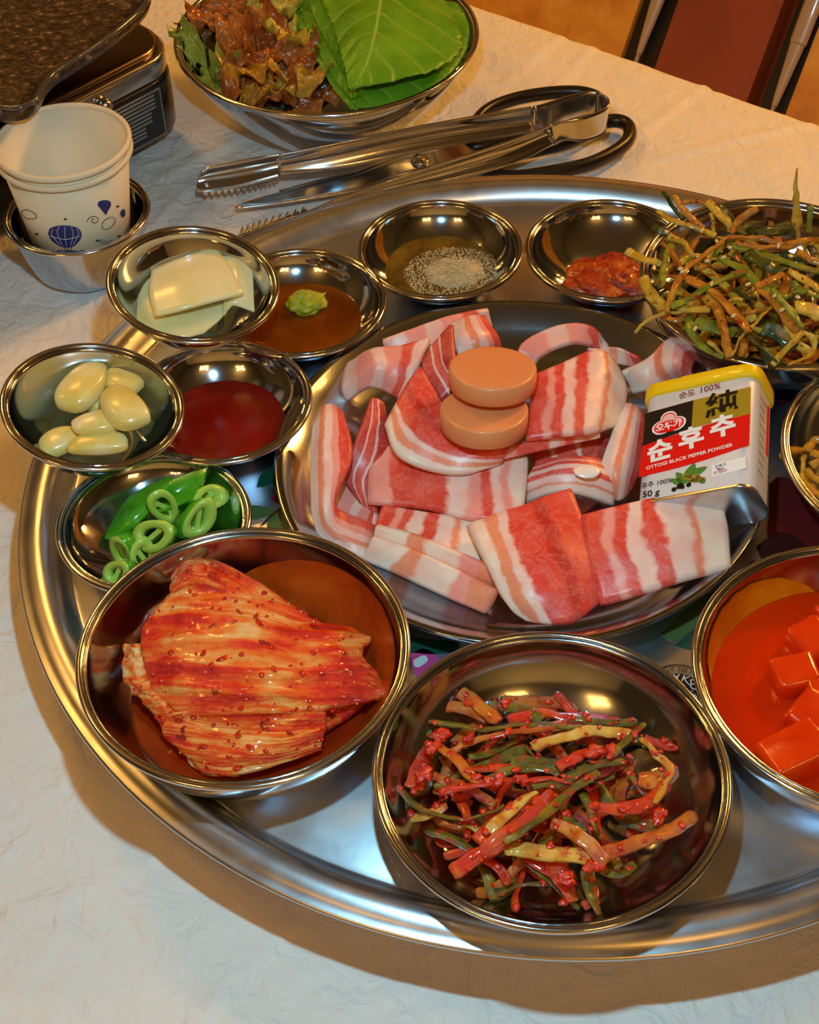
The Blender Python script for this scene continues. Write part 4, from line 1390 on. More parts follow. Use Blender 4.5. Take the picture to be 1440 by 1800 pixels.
fill_strands('sca', 64, SM, ['g', 'r', 'o', 'r', 'g', 'o', 'r'], .029, .043, 2.2, 5, .004, .0145, .046, 'scallion_strip', SLAB, 'scallion', GSC, (.0028, .0062), cshift=(-.003, .006))
S_ITEMS = [
    ('g', 40, 0, [(560, 520), (700, 530), (850, 540), (1000, 500)]), ('g', 34, 0, [(480, 590), (600, 545), (760, 560), (880, 590)]),
    ('o', 42, 3, [(165, 375), (240, 320), (380, 320), (480, 345)]), ('o', 46, 5, [(340, 232), (420, 290), (520, 365)]),
    ('g', 32, 2, [(480, 305), (590, 315), (680, 372)]), ('g', 28, 4, [(250, 362), (450, 392), (650, 380), (860, 392)]),
    ('o', 30, 4, [(330, 490), (450, 432), (640, 402), (770, 372)]), ('y', 40, 6, [(650, 462), (760, 430), (900, 402), (1040, 432)]),
    ('r', 46, 4, [(740, 540), (860, 486), (980, 480)]), ('g', 22, 8, [(945, 505), (1010, 440), (1075, 375)]),
    ('y', 24, 7, [(1060, 432), (1120, 490), (1172, 560), (1110, 685)]), ('r', 36, 2, [(1080, 430), (1140, 450), (1205, 472)]),
    ('r', 62, 3, [(190, 630), (210, 560), (250, 480)]), ('o', 42, 6, [(275, 455), (370, 530), (445, 600)]),
    ('r', 38, 6, [(290, 640), (450, 605), (650, 590), (800, 600)]), ('g', 30, 4, [(60, 490, 6), (110, 600, 3), (200, 690), (350, 742), (450, 730), (540, 690)]),
    ('y', 34, 1, [(155, 742), (230, 730), (320, 690)]), ('y', 44, 6, [(480, 790), (560, 712), (655, 640)]),
    ('r', 62, 5, [(430, 825), (520, 760), (600, 700)]), ('r', 52, 9, [(335, 945), (480, 850), (640, 740), (730, 650)]),
    ('g', 36, 11, [(540, 830), (680, 735), (820, 610), (900, 560)]), ('y', 52, 6, [(540, 852), (700, 870), (890, 892)]),
    ('o', 46, 8, [(720, 750), (820, 805), (930, 905)]), ('o', 46, 6, [(900, 885), (1050, 832), (1180, 785), (1262, 722)]),
    ('r', 62, 2, [(720, 890), (765, 980), (812, 1058)]), ('g', 42, 0, [(610, 880), (710, 970), (790, 1052)]),
    ('g', 62, 0, [(855, 930), (878, 1040), (902, 1108)]), ('r', 42, 5, [(870, 690), (1000, 702), (1100, 672), (1165, 600)]),
    ('g', 36, 7, [(845, 640), (868, 720), (892, 800)]), ('g', 42, 0, [(915, 930), (980, 955), (1035, 908)]),
    ('o', 62, 3, [(1055, 585), (1120, 590), (1195, 545)]), ('y', 30, 0, [(380, 755), (470, 800)]),
    ('o', 30, 1, [(262, 570), (320, 600), (420, 640), (500, 690)]), ('g', 30, 1, [(1010, 560), (1060, 620), (1100, 660)]),
    ('r', 40, 2, [(560, 360), (700, 340), (860, 360), (980, 370)]), ('g', 26, 3, [(800, 350), (920, 372), (1040, 372)]),
    ('g', 34, 2, [(180, 470), (205, 420), (260, 400)]), ('r', 40, 2, [(620, 890), (700, 930), (760, 960)]),
    ('g', 24, 6, [(640, 620), (760, 600), (900, 530), (1000, 520)]), ('g', 30, 3, [(760, 690), (800, 760), (850, 790)])]
strands(sz, 2.1818, S_ITEMS, SM, zsc, 'scallion_strip', SLAB, 'scallion', GSC, 3, region=(700, 1200, 1230, 1610, 40, 'the front bowl'))
# clumps of red chili seasoning stuck on the strips
M_CLUMP = mottled('chili_flakes', [(.3, '#b81404'), (.7, '#e83806')], 200, rough=.2, bump=.7, bscale=500, coat=.6)
rnd = random.Random(6)
cl = []
for g_, C_, w_ in CORES:
    if g_ != GSC: continue
    for k in range(7 if w_ > .0031 else 3):
        p = C_[rnd.randrange(len(C_))] + np.array([rnd.uniform(-.4, .4) * w_, rnd.uniform(-.4, .4) * w_, rnd.uniform(.0004, .0013)])
        r_ = rnd.choice((.0005, .0007, .0010, .0014))
        cl.append(blob(p, r_ * rnd.uniform(1, 1.7), r_, r_ * .6, rnd.randint(0, 99), .45, 2.4, 9, 6, rnd.uniform(0, 3)))
for x, y, s_ in ((300, 420, 34), (270, 470, 30), (230, 560, 34), (510, 590, 28), (600, 600, 28), (890, 480, 34), (940, 470, 30), (680, 680, 40), (640, 720, 34), (1140, 730, 32), (880, 930, 34), (770, 970, 30), (400, 440, 26)):
    px, py = sz(x, y)
    for k in range(5):
        v, f = blob(at(px + rnd.uniform(-9, 9), py + rnd.uniform(-7, 7), zsc(px, py) + .0075), s_ / 2.18 / 3500 * rnd.uniform(.4, .75), s_ / 2.18 / 3500 * rnd.uniform(.3, .5), .0012, rnd.randint(0, 99), .5, 2.6, 16, 10, rnd.uniform(0, 3))
        cl.append((v, f))
v, f = join(cl)
tag(obj('chili_seasoning', v, f, M_CLUMP), 'bright red chili seasoning clinging to the front scallions', 'seasoning', kind='stuff')

# green onion salad
gz_ = crop(1080, 280, 4.0)
GSA = 'shredded green onion salad strands'
GLAB = lambda m: {'g': 'light green', 'y': 'yellow', 'o': 'orange seasoned', 'd': 'dark green leafy'}[m] + ' strand buried inside the green onion salad heap'


def zgr(x, y):
    q = ((x - 1330) / 230.) ** 2 + ((y - 500) / 150.) ** 2
    return .0830 - .010 * min(1.3, q)


fill_strands('green', 150, SG, ['o', 'y', 'g', 'd', 'o', 'y'], .042, .034, 2.0, 9, .014, .053, .058, 'salad_strand', GLAB, 'green onion', GSA, (.0022, .0056), (.03, .06))
A_ITEMS = [
    ('y', 70, 0, [(85, 650, 6), (200, 692, 4), (345, 745)]), ('g', 62, 6, [(405, 590), (360, 750), (335, 905)]), ('y', 84, 2, [(190, 830), (270, 960), (355, 1065)]),
    ('o', 42, 9, [(370, 1072), (430, 900), (520, 760), (700, 620), (805, 550)]), ('g', 62, 9, [(400, 1042), (560, 960), (720, 860), (910, 790)]),
    ('o', 84, 8, [(500, 820), (700, 940), (850, 1090), (955, 1222)]), ('o', 62, 7, [(640, 960), (740, 1090), (805, 1390)]), ('g', 62, 3, [(520, 1100), (560, 1250), (680, 1350), (765, 1390)]),
    ('y', 24, 4, [(135, 1215, 4), (240, 1130, 4), (380, 1080, 2), (600, 1070)]), ('y', 20, 7, [(820, 1385), (900, 1260), (1000, 1150), (1112, 1030)]),
    ('g', 62, 8, [(740, 690), (900, 770), (1000, 870), (1130, 960)]), ('o', 74, 8, [(1000, 900), (1120, 1000), (1230, 1130), (1300, 1200)]), ('g', 54, 10, [(1110, 920), (1200, 1030), (1335, 1190)]),
    ('y', 42, 5, [(1100, 1450), (1250, 1300), (1320, 1210), (1400, 1260), (1380, 1380), (1220, 1450)]), ('d', 190, 2, [(940, 1200), (1020, 1330), (1130, 1460)]), ('d', 120, 2, [(1060, 1180), (1180, 1240), (1260, 1330)]),
    ('d', 30, 4, [(340, 230, 16), (420, 330, 8), (485, 425)]), ('y', 52, 5, [(310, 360, 8), (420, 430, 5), (600, 490), (710, 530)]), ('o', 52, 5, [(425, 260, 14), (520, 400, 6), (630, 490)]),
    ('o', 30, 5, [(480, 310, 12), (560, 290, 12), (690, 345, 8)]), ('y', 62, 5, [(650, 300, 12), (750, 400, 6), (835, 495)]), ('d', 74, 4, [(730, 330, 10), (800, 390, 6), (860, 455)]),
    ('o', 56, 8, [(805, 515), (900, 420, 5), (1005, 335, 12)]), ('y', [86, 80, 50, 8], 4, [(1292, 555, 0), (1288, 440, 12), (1284, 280, 27), (1285, 68, 44)]), ('g', 46, 4, [(1365, 520), (1375, 420, 9), (1382, 318, 18)]),
    ('o', 46, 8, [(800, 550), (1000, 550), (1200, 590), (1405, 560)]), ('d', 80, 4, [(860, 520), (940, 460), (1030, 440)]), ('d', 84, 4, [(1000, 530), (1130, 500), (1245, 480)]),
    ('o', 42, 7, [(860, 600), (1050, 625), (1260, 605)]), ('g', 104, 5, [(820, 620), (1000, 650), (1200, 720), (1445, 800)]), ('d', 94, 7, [(930, 650), (1050, 730), (1195, 795)]),
    ('y', 62, 8, [(1230, 790), (1350, 850), (1445, 925)]), ('y', 110, 5, [(1270, 1040), (1380, 1060), (1450, 1100)]), ('o', 62, 9, [(980, 890), (1090, 860), (1185, 805)]),
    ('y', 62, 6, [(430, 1030), (550, 1050), (675, 1060)]), ('o', 50, 2, [(320, 1070), (400, 1130), (520, 1110)]), ('y', 42, 7, [(370, 545), (470, 575), (560, 690)]),
    ('g', 104, 4, [(570, 1150), (700, 1180), (860, 1235)]), ('o', 34, 6, [(330, 580), (410, 660), (470, 770)]), ('y', 46, 5, [(450, 740), (540, 690), (640, 690)]),
    ('o', 40, 6, [(560, 760), (700, 760), (840, 740)]), ('d', 90, 2, [(860, 900), (930, 960), (1000, 990)]), ('o', 30, 5, [(920, 1100), (1010, 1060), (1090, 1040)]),
    ('g', 40, 6, [(1190, 980), (1260, 940), (1340, 930)]), ('y', 60, 3, [(660, 1280), (720, 1320), (760, 1380)]), ('o', 50, 4, [(1280, 640), (1360, 700), (1445, 740)]), ('g', 70, 4, [(1250, 860), (1330, 920), (1445, 960)]),
    ('y', 70, 3, [(1210, 1170), (1290, 1290), (1380, 1350)]), ('d', 60, 3, [(270, 480, 6), (330, 510, 4), (420, 545)]), ('y', 36, 3, [(680, 380, 4), (690, 440, 2), (700, 520)]), ('y', 40, 4, [(900, 1000), (860, 985), (800, 1000)])]
STRAND_KIND[GLAB] = lambda m: {'g': 'light green', 'y': 'yellow', 'o': 'orange seasoned', 'd': 'dark green leafy'}[m] + ' salad strand'
strands(gz_, 4.0, A_ITEMS, SG, zgr, 'salad_strand', GLAB, 'green onion', GSA, 12, .0018, region=(1100, 340, 1440, 650, 58, 'the salad'))
rnd = random.Random(16)
cl = []
for g_, C_, w_ in CORES:
    if g_ != GSA: continue
    for k in range(2):
        p = C_[rnd.randrange(len(C_))] + np.array([rnd.uniform(-.4, .4) * w_, rnd.uniform(-.4, .4) * w_, rnd.uniform(.0005, .0012)])
        cl.append(blob(p, rnd.uniform(.0005, .0010), .0005, .0004, rnd.randint(0, 99), .4, 2.4, 8, 5, rnd.uniform(0, 3)))
v, f = join(cl)
tag(obj('chili_flecks', v, f, flat('chili_fleck', '#8a2206', .35, coat=.4)), 'fine dark red chili flecks sprinkled over the green onion salad', 'seasoning', kind='stuff')
M_SES = flat('sesame_seed', '#e0c48a', .35, coat=.3)
v0, f0 = lathe([(0, -.0016), (.0007, -.0010), (.0010, .0002), (.0006, .0012), (0, .0016)], 10)
seed_me = mesh_data('sesame_seed', v0, f0)
rnd = random.Random(8)
for x, y in ((685, 875), (1130, 960), (1170, 985), (1240, 680), (655, 715), (465, 770), (570, 1190), (810, 620), (1290, 970), (620, 500), (365, 510), (1155, 610), (770, 690), (480, 790), (840, 1100), (1180, 1060), (940, 880), (720, 575)):
    px, py = gz_(x, y)
    o = link('sesame_seed', seed_me, M_SES, None, at(px, py, zgr(px, py) + .0105))
    o.rotation_euler = (1.4, rnd.uniform(-.4, .4), rnd.uniform(0, 3))
    tag(o, 'tiny pale sesame seed stuck on the green onion salad', 'sesame seed', 'sesame seeds on the salad')

# seasoned sprouts at the right edge
M_SPR = strand_mat('sprout', [(.3, '#c97812'), (.55, '#d99a22'), (.8, '#e8c060')], flakes='#b03a08', fl=.72)
bz = crop(1340, 640, 5.62)
zbn = lambda x, y: .045 - .00008 * abs(x - 1460) + .0
GB_ = 'seasoned sprouts in the right bowl'
BLAB = lambda m: 'yellow sprout buried in the sprout bowl at the right edge'
fill_strands('bean', 30, {'y': M_SPR}, ['y'], .031, .036, 2.0, 21, .005, .016, .046, 'seasoned_sprout', BLAB, 'sprout', GB_, (.0022, .0036), (.03, .055))
STRAND_KIND[BLAB] = lambda m: 'yellow sprout'
strands(bz, 5.62, [('y', 60, 8, [(180, 905, 12), (260, 860, 8), (400, 855)]), ('y', 80, 4, [(400, 900), (390, 1050), (430, 1190), (520, 1310)]), ('y', 80, 6, [(430, 860), (500, 760), (600, 740)]),
                  ('y', 80, 6, [(480, 1000), (560, 960), (680, 960)]), ('y', 80, 5, [(430, 1040), (500, 1120), (640, 1160)]), ('y', 70, 3, [(300, 920), (340, 1020), (400, 1160)]), ('y', 80, 3, [(470, 1200), (560, 1290), (640, 1330)]), ('y', 80, 6, [(480, 880), (580, 900), (700, 880)])],
        {'y': M_SPR}, zbn, 'seasoned_sprout', BLAB, 'sprout', GB_, 31, .0026, region=(1370, 760, 1460, 890, 70, 'the sprout bowl'))

# diced radish in red brine
M_BRINE = mottled('red_brine', [(.3, '#c41c00'), (.7, '#d83402')], 18, rough=.08, bump=.04, spec=.5, transmission=.1)
liquid('red_brine', 'kak', .0115, M_BRINE, 'bright orange-red brine around the diced radish', 'brine', hb=.030, rb=.050, e=2.2)
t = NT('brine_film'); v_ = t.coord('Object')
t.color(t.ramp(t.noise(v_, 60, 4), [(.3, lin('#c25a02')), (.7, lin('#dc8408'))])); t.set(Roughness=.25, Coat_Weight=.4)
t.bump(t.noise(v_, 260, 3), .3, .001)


def wall_film(key, hb, rb, e, a0, a1, z0, zt, power=.8):
    """thin smear of liquid on the inside wall of a bowl"""
    kc, _, kR = BOWLS[key]
    ff, vv = [], []
    nA, nZ = 48, 10
    for i in range(nA + 1):
        a = math.radians(a0 + (a1 - a0) * i / nA)
        top_ = z0 + .002 + (zt - z0) * math.sin(math.pi * i / nA) ** power + .0007 * mnoise.noise(Vector((i * .35, a0, 0)))
        for j in range(nZ + 1):
            z = z0 + (top_ - z0) * j / nZ
            r = bowl_inner(kR, hb, rb, z, e=e) - .0009
            vv.append((kc[0] + r * math.cos(a), kc[1] + r * math.sin(a), kc[2] - hb + z))
    for i in range(nA):
        for j in range(nZ):
            q = i * (nZ + 1) + j
            ff.append((q, q + nZ + 1, q + nZ + 2, q + 1))
    nn = len(vv)
    vv2 = [(kc[0] + (x - kc[0]) * 1.008, kc[1] + (y - kc[1]) * 1.008, z) for x, y, z in vv]
    return vv + vv2, ff + [tuple(i + nn for i in q[::-1]) for q in ff]


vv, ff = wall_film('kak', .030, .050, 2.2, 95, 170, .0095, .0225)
tag(obj('brine_film', vv, ff, t.m), 'orange brine film drying on the inner wall of the diced radish bowl', 'brine')
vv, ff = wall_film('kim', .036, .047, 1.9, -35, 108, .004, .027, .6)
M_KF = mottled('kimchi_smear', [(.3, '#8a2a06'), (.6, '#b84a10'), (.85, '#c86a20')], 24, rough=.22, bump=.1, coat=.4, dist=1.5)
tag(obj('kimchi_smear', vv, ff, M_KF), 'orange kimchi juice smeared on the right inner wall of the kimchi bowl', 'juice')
M_KAK = mottled('diced_radish', [(.3, '#d42602'), (.6, '#e43c04'), (.85, '#f06a14')], 50, rough=.14, bump=.15, coat=.7, sss=.15)
qz = crop(1120, 940, 3.6)
rnd = random.Random(3)
for k, (x, y, w, h, d, a, lab_) in enumerate(((1010, 900, .019, .017, .016, .2, 'diced radish cube farthest left in the brine'), (1110, 690, .017, .018, .015, .5, 'diced radish cube at the far side of the brine'), (1100, 1140, .018, .020, .016, .8, 'diced radish cube in the middle of the brine'),
                                               (1040, 1400, .026, .020, .017, .35, 'large orange radish block nearest the camera in the brine'), (1230, 1010, .018, .018, .016, .1, 'diced radish cube just beyond the right edge'), (1160, 1015, .014, .013, .014, -.4, 'small diced radish cube half sunk in the brine'), (1210, 560, .016, .016, .016, .3, 'diced radish cube by the far right wall of its bowl'))):
    v, f = rounded_prism(w, h, d, .0028, 5, .0024)
    v = v + np.array([[.0010 * mnoise.noise(Vector(p) * 160 + Vector((k, 0, 0))) for _ in range(3)] for p in v])
    px, py = qz(x, y)
    c = at(px, py, .0445)
    tag(obj('radish_cube', place(v, c - np.array([0, 0, d * .55]), (rnd.uniform(-.25, .25), rnd.uniform(-.25, .1), 1), a), f, M_KAK), lab_, 'radish', 'diced radish cubes')

# ------------------------------------------------------------------ lettuce and perilla
lz = crop(280, 0, 2.4)
LM = {}
for k, st in dict(b=[(.25, '#4a1e0a'), (.5, '#96501e'), (.75, '#c88a42')], d=[(.25, '#1c1208'), (.5, '#46300f'), (.75, '#776224')], y=[(.25, '#94801c'), (.5, '#c4b43a'), (.8, '#e2d670')],
                 g=[(.25, '#4c5c14'), (.5, '#94a43a'), (.8, '#c4cc66')], o=[(.25, '#885a18'), (.5, '#c8962e'), (.8, '#e0bc58')]).items():
    t = NT('lettuce_' + k)
    vo = t.rand_offset(t.coord('Object'))
    t.color(t.ramp(t.noise(vo, 45, 4, .6), [(p, lin(c)) for p, c in st]))
    t.set(Roughness=.3, Coat_Weight=.35, Coat_Roughness=.15, Subsurface_Weight=.05)
    t.b.inputs['Subsurface Scale'].default_value = .003
    t.bump(t.noise(vo, 110, 4), .5, .002)
    LM[k] = t.m


def clamp_bowl(W_, c, R, h, rb, e, over=.003, mg=.0012):
    W_ = np.array(W_, float)
    for p in W_:
        zz = p[2] - (c[2] - h)
        lim = (bowl_inner(R, h, rb, max(.002, zz), e=e) - mg) if zz < h else R + over
        r = math.hypot(p[0] - c[0], p[1] - c[1])
        if r > lim:
            p[0] = c[0] + (p[0] - c[0]) * lim / r
            p[1] = c[1] + (p[1] - c[1]) * lim / r
        if zz < .003: p[2] = c[2] - h + .003
    return W_


def lettuce(x, y, z, sx, sy, rot, mat, label, seed, tilt=(0, 0), amp=.006, k=5):
    """ruffled leaf sheet"""
    c = at(*lz(x, y), (z - 7) / 1000.)
    nr, na = 16, 90
    rnd = random.Random(seed)
    ph = [rnd.uniform(0, 6.3) for _ in range(4)]
    off = Vector((seed * 2.7, seed * 1.3, 0))
    top, fs = [(0, 0, 0)], []
    for i in range(1, nr + 1):
        r = i / nr
        for j in range(na):
            a = 2 * math.pi * j / na
            w = 1 + .10 * math.sin(2 * a + ph[0]) + .04 * math.sin(7 * a + ph[1]) + .025 * math.sin(23 * a + ph[2])
            X, Y = r * w * math.cos(a), r * w * math.sin(a)
            h = amp * (r ** 2.2) * (math.sin(k * a + ph[3]) + .55 * math.sin((2 * k + 1) * a + ph[1]) * r ** 2) + 1.1 * amp * mnoise.noise(Vector((X * 2.0, Y * 2.0, 0)) + off) * (.4 + r) + .4 * amp * mnoise.noise(Vector((X * 6, Y * 6, 1)) + off)
            top.append((X * sx * (1 - .25 * r * r), Y * sy * (1 - .25 * r * r), h + .9 * amp * r * r * math.cos(a + ph[0])))
    for j in range(na):
        fs.append((0, 1 + j, 1 + (j + 1) % na))
    for i in range(nr - 1):
        for j in range(na):
            a = 1 + i * na + j; b = 1 + i * na + (j + 1) % na
            fs.append((a, a + na, b + na, b))
    n_ = len(top)
    allv = np.array(top + [(p[0], p[1], p[2] - .0006) for p in top])
    fs2 = [tuple(q + n_ for q in f[::-1]) for f in fs]
    o0 = 1 + (nr - 1) * na
    side = [(o0 + j, o0 + j + n_, o0 + (j + 1) % na + n_, o0 + (j + 1) % na) for j in range(na)]
    W_ = clamp_bowl(place(allv, c, (tilt[0], tilt[1], 1), rot), LETC, .0955, .0610, .046, 1.4)
    tag(obj('lettuce_leaf', W_, fs + fs2 + side, LM[mat]), label, 'lettuce', 'lettuce leaves in the back bowl')


LT = [(300, 380, 40, .034, .024, .3, 'd', 'dark lettuce leaf low at the front left of the bowl'), (560, 400, 44, .034, .024, .1, 'd', 'dark brown lettuce leaf low at the front of the bowl'), (200, 200, 45, .034, .028, .6, 'd', 'dark lettuce leaf deep at the left wall of the bowl'),
      (520, 120, 44, .034, .03, .6, 'd', 'dark lettuce leaf deep beside the perilla stack'), (380, 120, 46, .04, .03, 1.6, 'd', 'dark lettuce leaf deep in the middle of the pile'),
      (240, 350, 50, .022, .015, 2.0, 'g', 'small green lettuce leaf at the front left'), (160, 90, 58, .030, .020, 1.2, 'b', 'brown lettuce leaf against the left wall'), (110, 185, 64, .020, .013, -.5, 'g', 'pale green lettuce leaf poking over the left rim'),
      (250, 60, 66, .026, .020, .4, 'b', 'red-brown lettuce leaf near the top left'), (350, 30, 68, .026, .020, 1.0, 'b', 'red-brown lettuce leaf at the top edge of the picture'), (330, 170, 68, .030, .018, 1.9, 'b', 'long brown folded lettuce leaf in the middle'),
      (430, 110, 68, .026, .018, 2.3, 'b', 'purple-brown lettuce leaf beside the yellow leaf'), (480, 20, 71, .024, .014, .1, 'y', 'yellow lettuce leaf at the top of the pile'), (545, 140, 67, .020, .024, .2, 'y', 'yellow-green lettuce leaf next to the perilla'),
      (470, 210, 66, .024, .018, .7, 'b', 'brown crumpled lettuce leaf near the centre'), (390, 290, 64, .034, .018, -.9, 'o', 'golden brown lettuce leaf hanging toward the front'), (330, 330, 58, .022, .014, -1.2, 'b', 'small brown lettuce leaf near the front rim'),
      (590, 250, 62, .026, .016, .5, 'b', 'brown lettuce leaf tucked beside the perilla edge'), (600, 340, 60, .026, .014, .4, 'o', 'golden ruffled lettuce leaf at the front right'), (480, 400, 54, .024, .014, -.3, 'b', 'brown lettuce leaf pressed on the front wall'),
      (650, 430, 50, .026, .012, .3, 'b', 'brown lettuce scrap at the front beside the perilla tip'), (290, 300, 56, .016, .012, .3, 'g', 'small curled green lettuce scrap on the left'), (420, 380, 56, .018, .012, 1.0, 'o', 'curled golden lettuce edge at the front')]
for k, (x, y, z, sx, sy, ro, m, lb) in enumerate(LT):
    rr_ = random.Random(k + 40)
    lettuce(x, y, z, sx, sy, ro, m, lb, k + 3, (rr_.uniform(-.35, .35), rr_.uniform(-.6, .1)), rr_.uniform(.005, .009), rr_.choice((3, 4, 5)))

t = NT('perilla_leaf')
uv = t.n('ShaderNodeTexCoord').outputs['UV']
sp = t.n('ShaderNodeSeparateXYZ'); t.l(uv, sp.inputs[0])
sb1 = t.n('ShaderNodeMath', operation='SUBTRACT', i_1=.5); t.l(sp.outputs[0], sb1.inputs[0])
ab = t.n('ShaderNodeMath', operation='ABSOLUTE'); t.l(sb1.outputs[0], ab.inputs[0])
m1 = t.n('ShaderNodeMath', operation='MULTIPLY_ADD', i_1=3.2); t.l(ab.outputs[0], m1.inputs[0])
m2 = t.n('ShaderNodeMath', operation='MULTIPLY', i_1=7.0); t.l(sp.outputs[1], m2.inputs[0]); t.l(m2.outputs[0], m1.inputs[2])
pp_ = t.n('ShaderNodeMath', operation='PINGPONG', i_1=.5); t.l(m1.outputs[0], pp_.inputs[0])
vein = t.ramp(pp_.outputs[0], [(0, (1, 1, 1, 1)), (.07, (.15, .15, .15, 1)), (.14, (0, 0, 0, 1))])
mid_ = t.ramp(ab.outputs[0], [(0, (1, 1, 1, 1)), (.008, (.7, .7, .7, 1)), (.016, (0, 0, 0, 1))])
vo = t.rand_offset(t.coord('Object'))
base = t.ramp(t.noise(vo, 30, 4), [(.3, lin('#4a8c14')), (.7, lin('#78b82c'))])
c1 = t.mix(base, lin('#86b83c'), vein)
c1 = t.mix(c1, lin('#9cc860'), mid_)
t.color(c1)
t.set(Roughness=.38, Specular_IOR_Level=.35, Subsurface_Weight=.05); t.b.inputs['Subsurface Scale'].default_value = .003
hh = t.n('ShaderNodeMath', operation='MULTIPLY_ADD', i_1=-.5); t.l(vein, hh.inputs[0])
nz = t.noise(vo, 130, 3); t.l(nz, hh.inputs[2])
t.bump(hh.outputs[0], .5, .002)
M_PER = t.m
t.m.use_backface_culling = False


def perilla(rows, label, seed, teeth=13, dk=0):
    nu, nv = 30, 110
    G = surf([[at(*lz(x, y), (z - 7) / 1000.) for x, y, z in r] for r in rows], nu, nv)
    for i in range(nv):
        s = (i / nv * teeth) % 1.0
        cen = G[i, nu // 2]
        w = 1 + .045 * (1 - s)
        for j in range(nu):
            e = abs(j / (nu - 1) - .5) * 2
            G[i, j] = cen + (G[i, j] - cen) * (1 + (w - 1) * e ** 6)
    off = Vector((seed * 3.3, 0, 0))
    D = np.zeros((nv, nu))
    for i in range(nv):
        for j in range(nu):
            u = abs(j / (nu - 1) - .5)
            D[i, j] = .0007 * abs(math.sin(math.pi * (7 * i / nv + 3.2 * u))) - .0012 * math.exp(-(u / .02) ** 2) + .0012 * mnoise.noise(Vector(G[i, j]) * 50 + off)
    v, f, uv_ = slab(G, .0008, .1, D)
    v = clamp_bowl(v, LETC, .0955, .0610, .046, 1.4)
    return tag(obj('perilla_leaf', v, f, M_PER, uvs=uv_), label, 'perilla', 'perilla leaves in the back bowl')


perilla([[(806, 463, 60), (812, 466, 60), (822, 463, 60)], [(740, 380, 62), (825, 420, 62), (980, 440, 60)], [(670, 260, 64), (835, 330, 66), (1160, 375, 61)], [(610, 140, 65), (860, 220, 69), (1270, 260, 63)], [(562, 50, 65), (880, 100, 70), (1310, 160, 65)], [(555, -80, 64), (900, -40, 70), (1300, 20, 66)]], 'broad dark perilla leaf lying under the others', 1)
perilla([[(800, 415, 65), (812, 420, 65), (826, 415, 65)], [(730, 320, 67), (800, 340, 68), (900, 350, 66)], [(660, 190, 68), (790, 210, 70), (900, 200, 70)], [(605, 60, 68), (780, 60, 71), (900, 60, 71)], [(590, -60, 68), (770, -80, 71), (880, -80, 71)]], 'narrow perilla leaf showing along the left of the stack', 2)
perilla([[(770, 300, 73), (777, 303, 73), (786, 298, 73)], [(712, 190, 73), (760, 200, 74), (820, 190, 73)], [(650, 60, 73), (730, 60, 75), (820, 60, 75)], [(610, -60, 72), (710, -70, 75), (800, -70, 75)]], 'perilla leaf edge between the lettuce and the top leaf', 3, 10)
perilla([[(799, 374, 76), (806, 377, 76), (815, 373, 76)], [(789, 310, 78), (850, 320, 79), (980, 345, 77)], [(768, 225, 79), (890, 225, 82), (1160, 290, 76)], [(735, 115, 79), (915, 120, 84), (1265, 205, 75)], [(690, 0, 78), (935, 0, 84), (1235, 70, 77)], [(665, -120, 76), (955, -130, 82), (1150, -60, 78)]], 'large bright green perilla leaf on top with a pale midrib', 4, 15)

# ------------------------------------------------------------------ paper cups
CUPX, CUPY = -.2527, .2225
CR0, CR1, CZ0, CZ1 = .0262, .0364, .004, .0820


def cone_hit(px, py, out=.0002):
    d = FWD + (px - 720) / FPX * RGT - (py - 900) / FPX * UPV
    o = CAMP - np.array([CUPX, CUPY, 0])
    k = (CR1 - CR0) / (CZ1 - CZ0)
    r0 = CR0 - k * CZ0 + out
    A = d[0] ** 2 + d[1] ** 2 - (k * d[2]) ** 2
    B = 2 * (o[0] * d[0] + o[1] * d[1] - k * d[2] * (r0 + k * o[2]))
    Cc = o[0] ** 2 + o[1] ** 2 - (r0 + k * o[2]) ** 2
    q = B * B - 4 * A * Cc
    tt = (-B - math.sqrt(max(q, 0))) / (2 * A)
    return CAMP + d * tt


cup = thing('paper_cup', (CUPX, CUPY, CZ0), 'outer white paper cup with blue hot air balloon print standing in a steel bowl', 'cup')
M_CUP = flat('cup_paper', '#e6dcc0', .55, sss=.05)


def cup_body(z0, z1, dr, parent):
    """tapered cup wall with a recessed bottom; dr shrinks it so that it nests"""
    k = (CR1 - CR0) / (CZ1 - CZ0)
    ra, rb_ = CR0 + k * (z0 - CZ0) - dr, CR0 + k * (z1 - CZ0) - dr
    pr = [(0, z0 + .004), (ra - .0010, z0 + .004), (ra - .0004, z0 + .005), (rb_ - .0004, z1), (rb_, z1), (ra, z0), (ra - .001, z0), (ra - .0016, z0 + .003), (0, z0 + .003)]
    v, f = lathe(pr, 80)
    return obj('body', v + np.array([CUPX, CUPY, 0]), [q[::-1] for q in f], M_CUP, parent)


def torus_ring(R, z, r, c, n=80, k=12):
    v, f = lathe([(R + r * math.cos(2 * math.pi * i / k), z + r * 1.25 * math.sin(2 * math.pi * i / k)) for i in range(k)], n, closed=True)
    return v + np.array([c[0], c[1], 0]), [q[::-1] for q in f]


cup_body(CZ0, CZ1 - .006, 0, cup)
v, f = torus_ring(CR1 + .0002, CZ1 - .0060, .0015, (CUPX, CUPY)); obj('rolled_rim', v, f, M_CUP, cup)
cup2 = thing('paper_cup', (CUPX, CUPY, CZ0 + .006), 'empty inner paper cup nested in the printed one with its rim on top', 'cup')
cup_body(CZ0 + .006, CZ1, .0006, cup2)
v, f = torus_ring(CR1 + .0002, CZ1, .0015, (CUPX, CUPY)); obj('rolled_rim', v, f, M_CUP, cup2)
cz = crop(0, 0, 2.88)
M_BLUE, M_LINE = flat('print_blue', '#27367e', .5), flat('print_ink', '#3a3a44', .5)


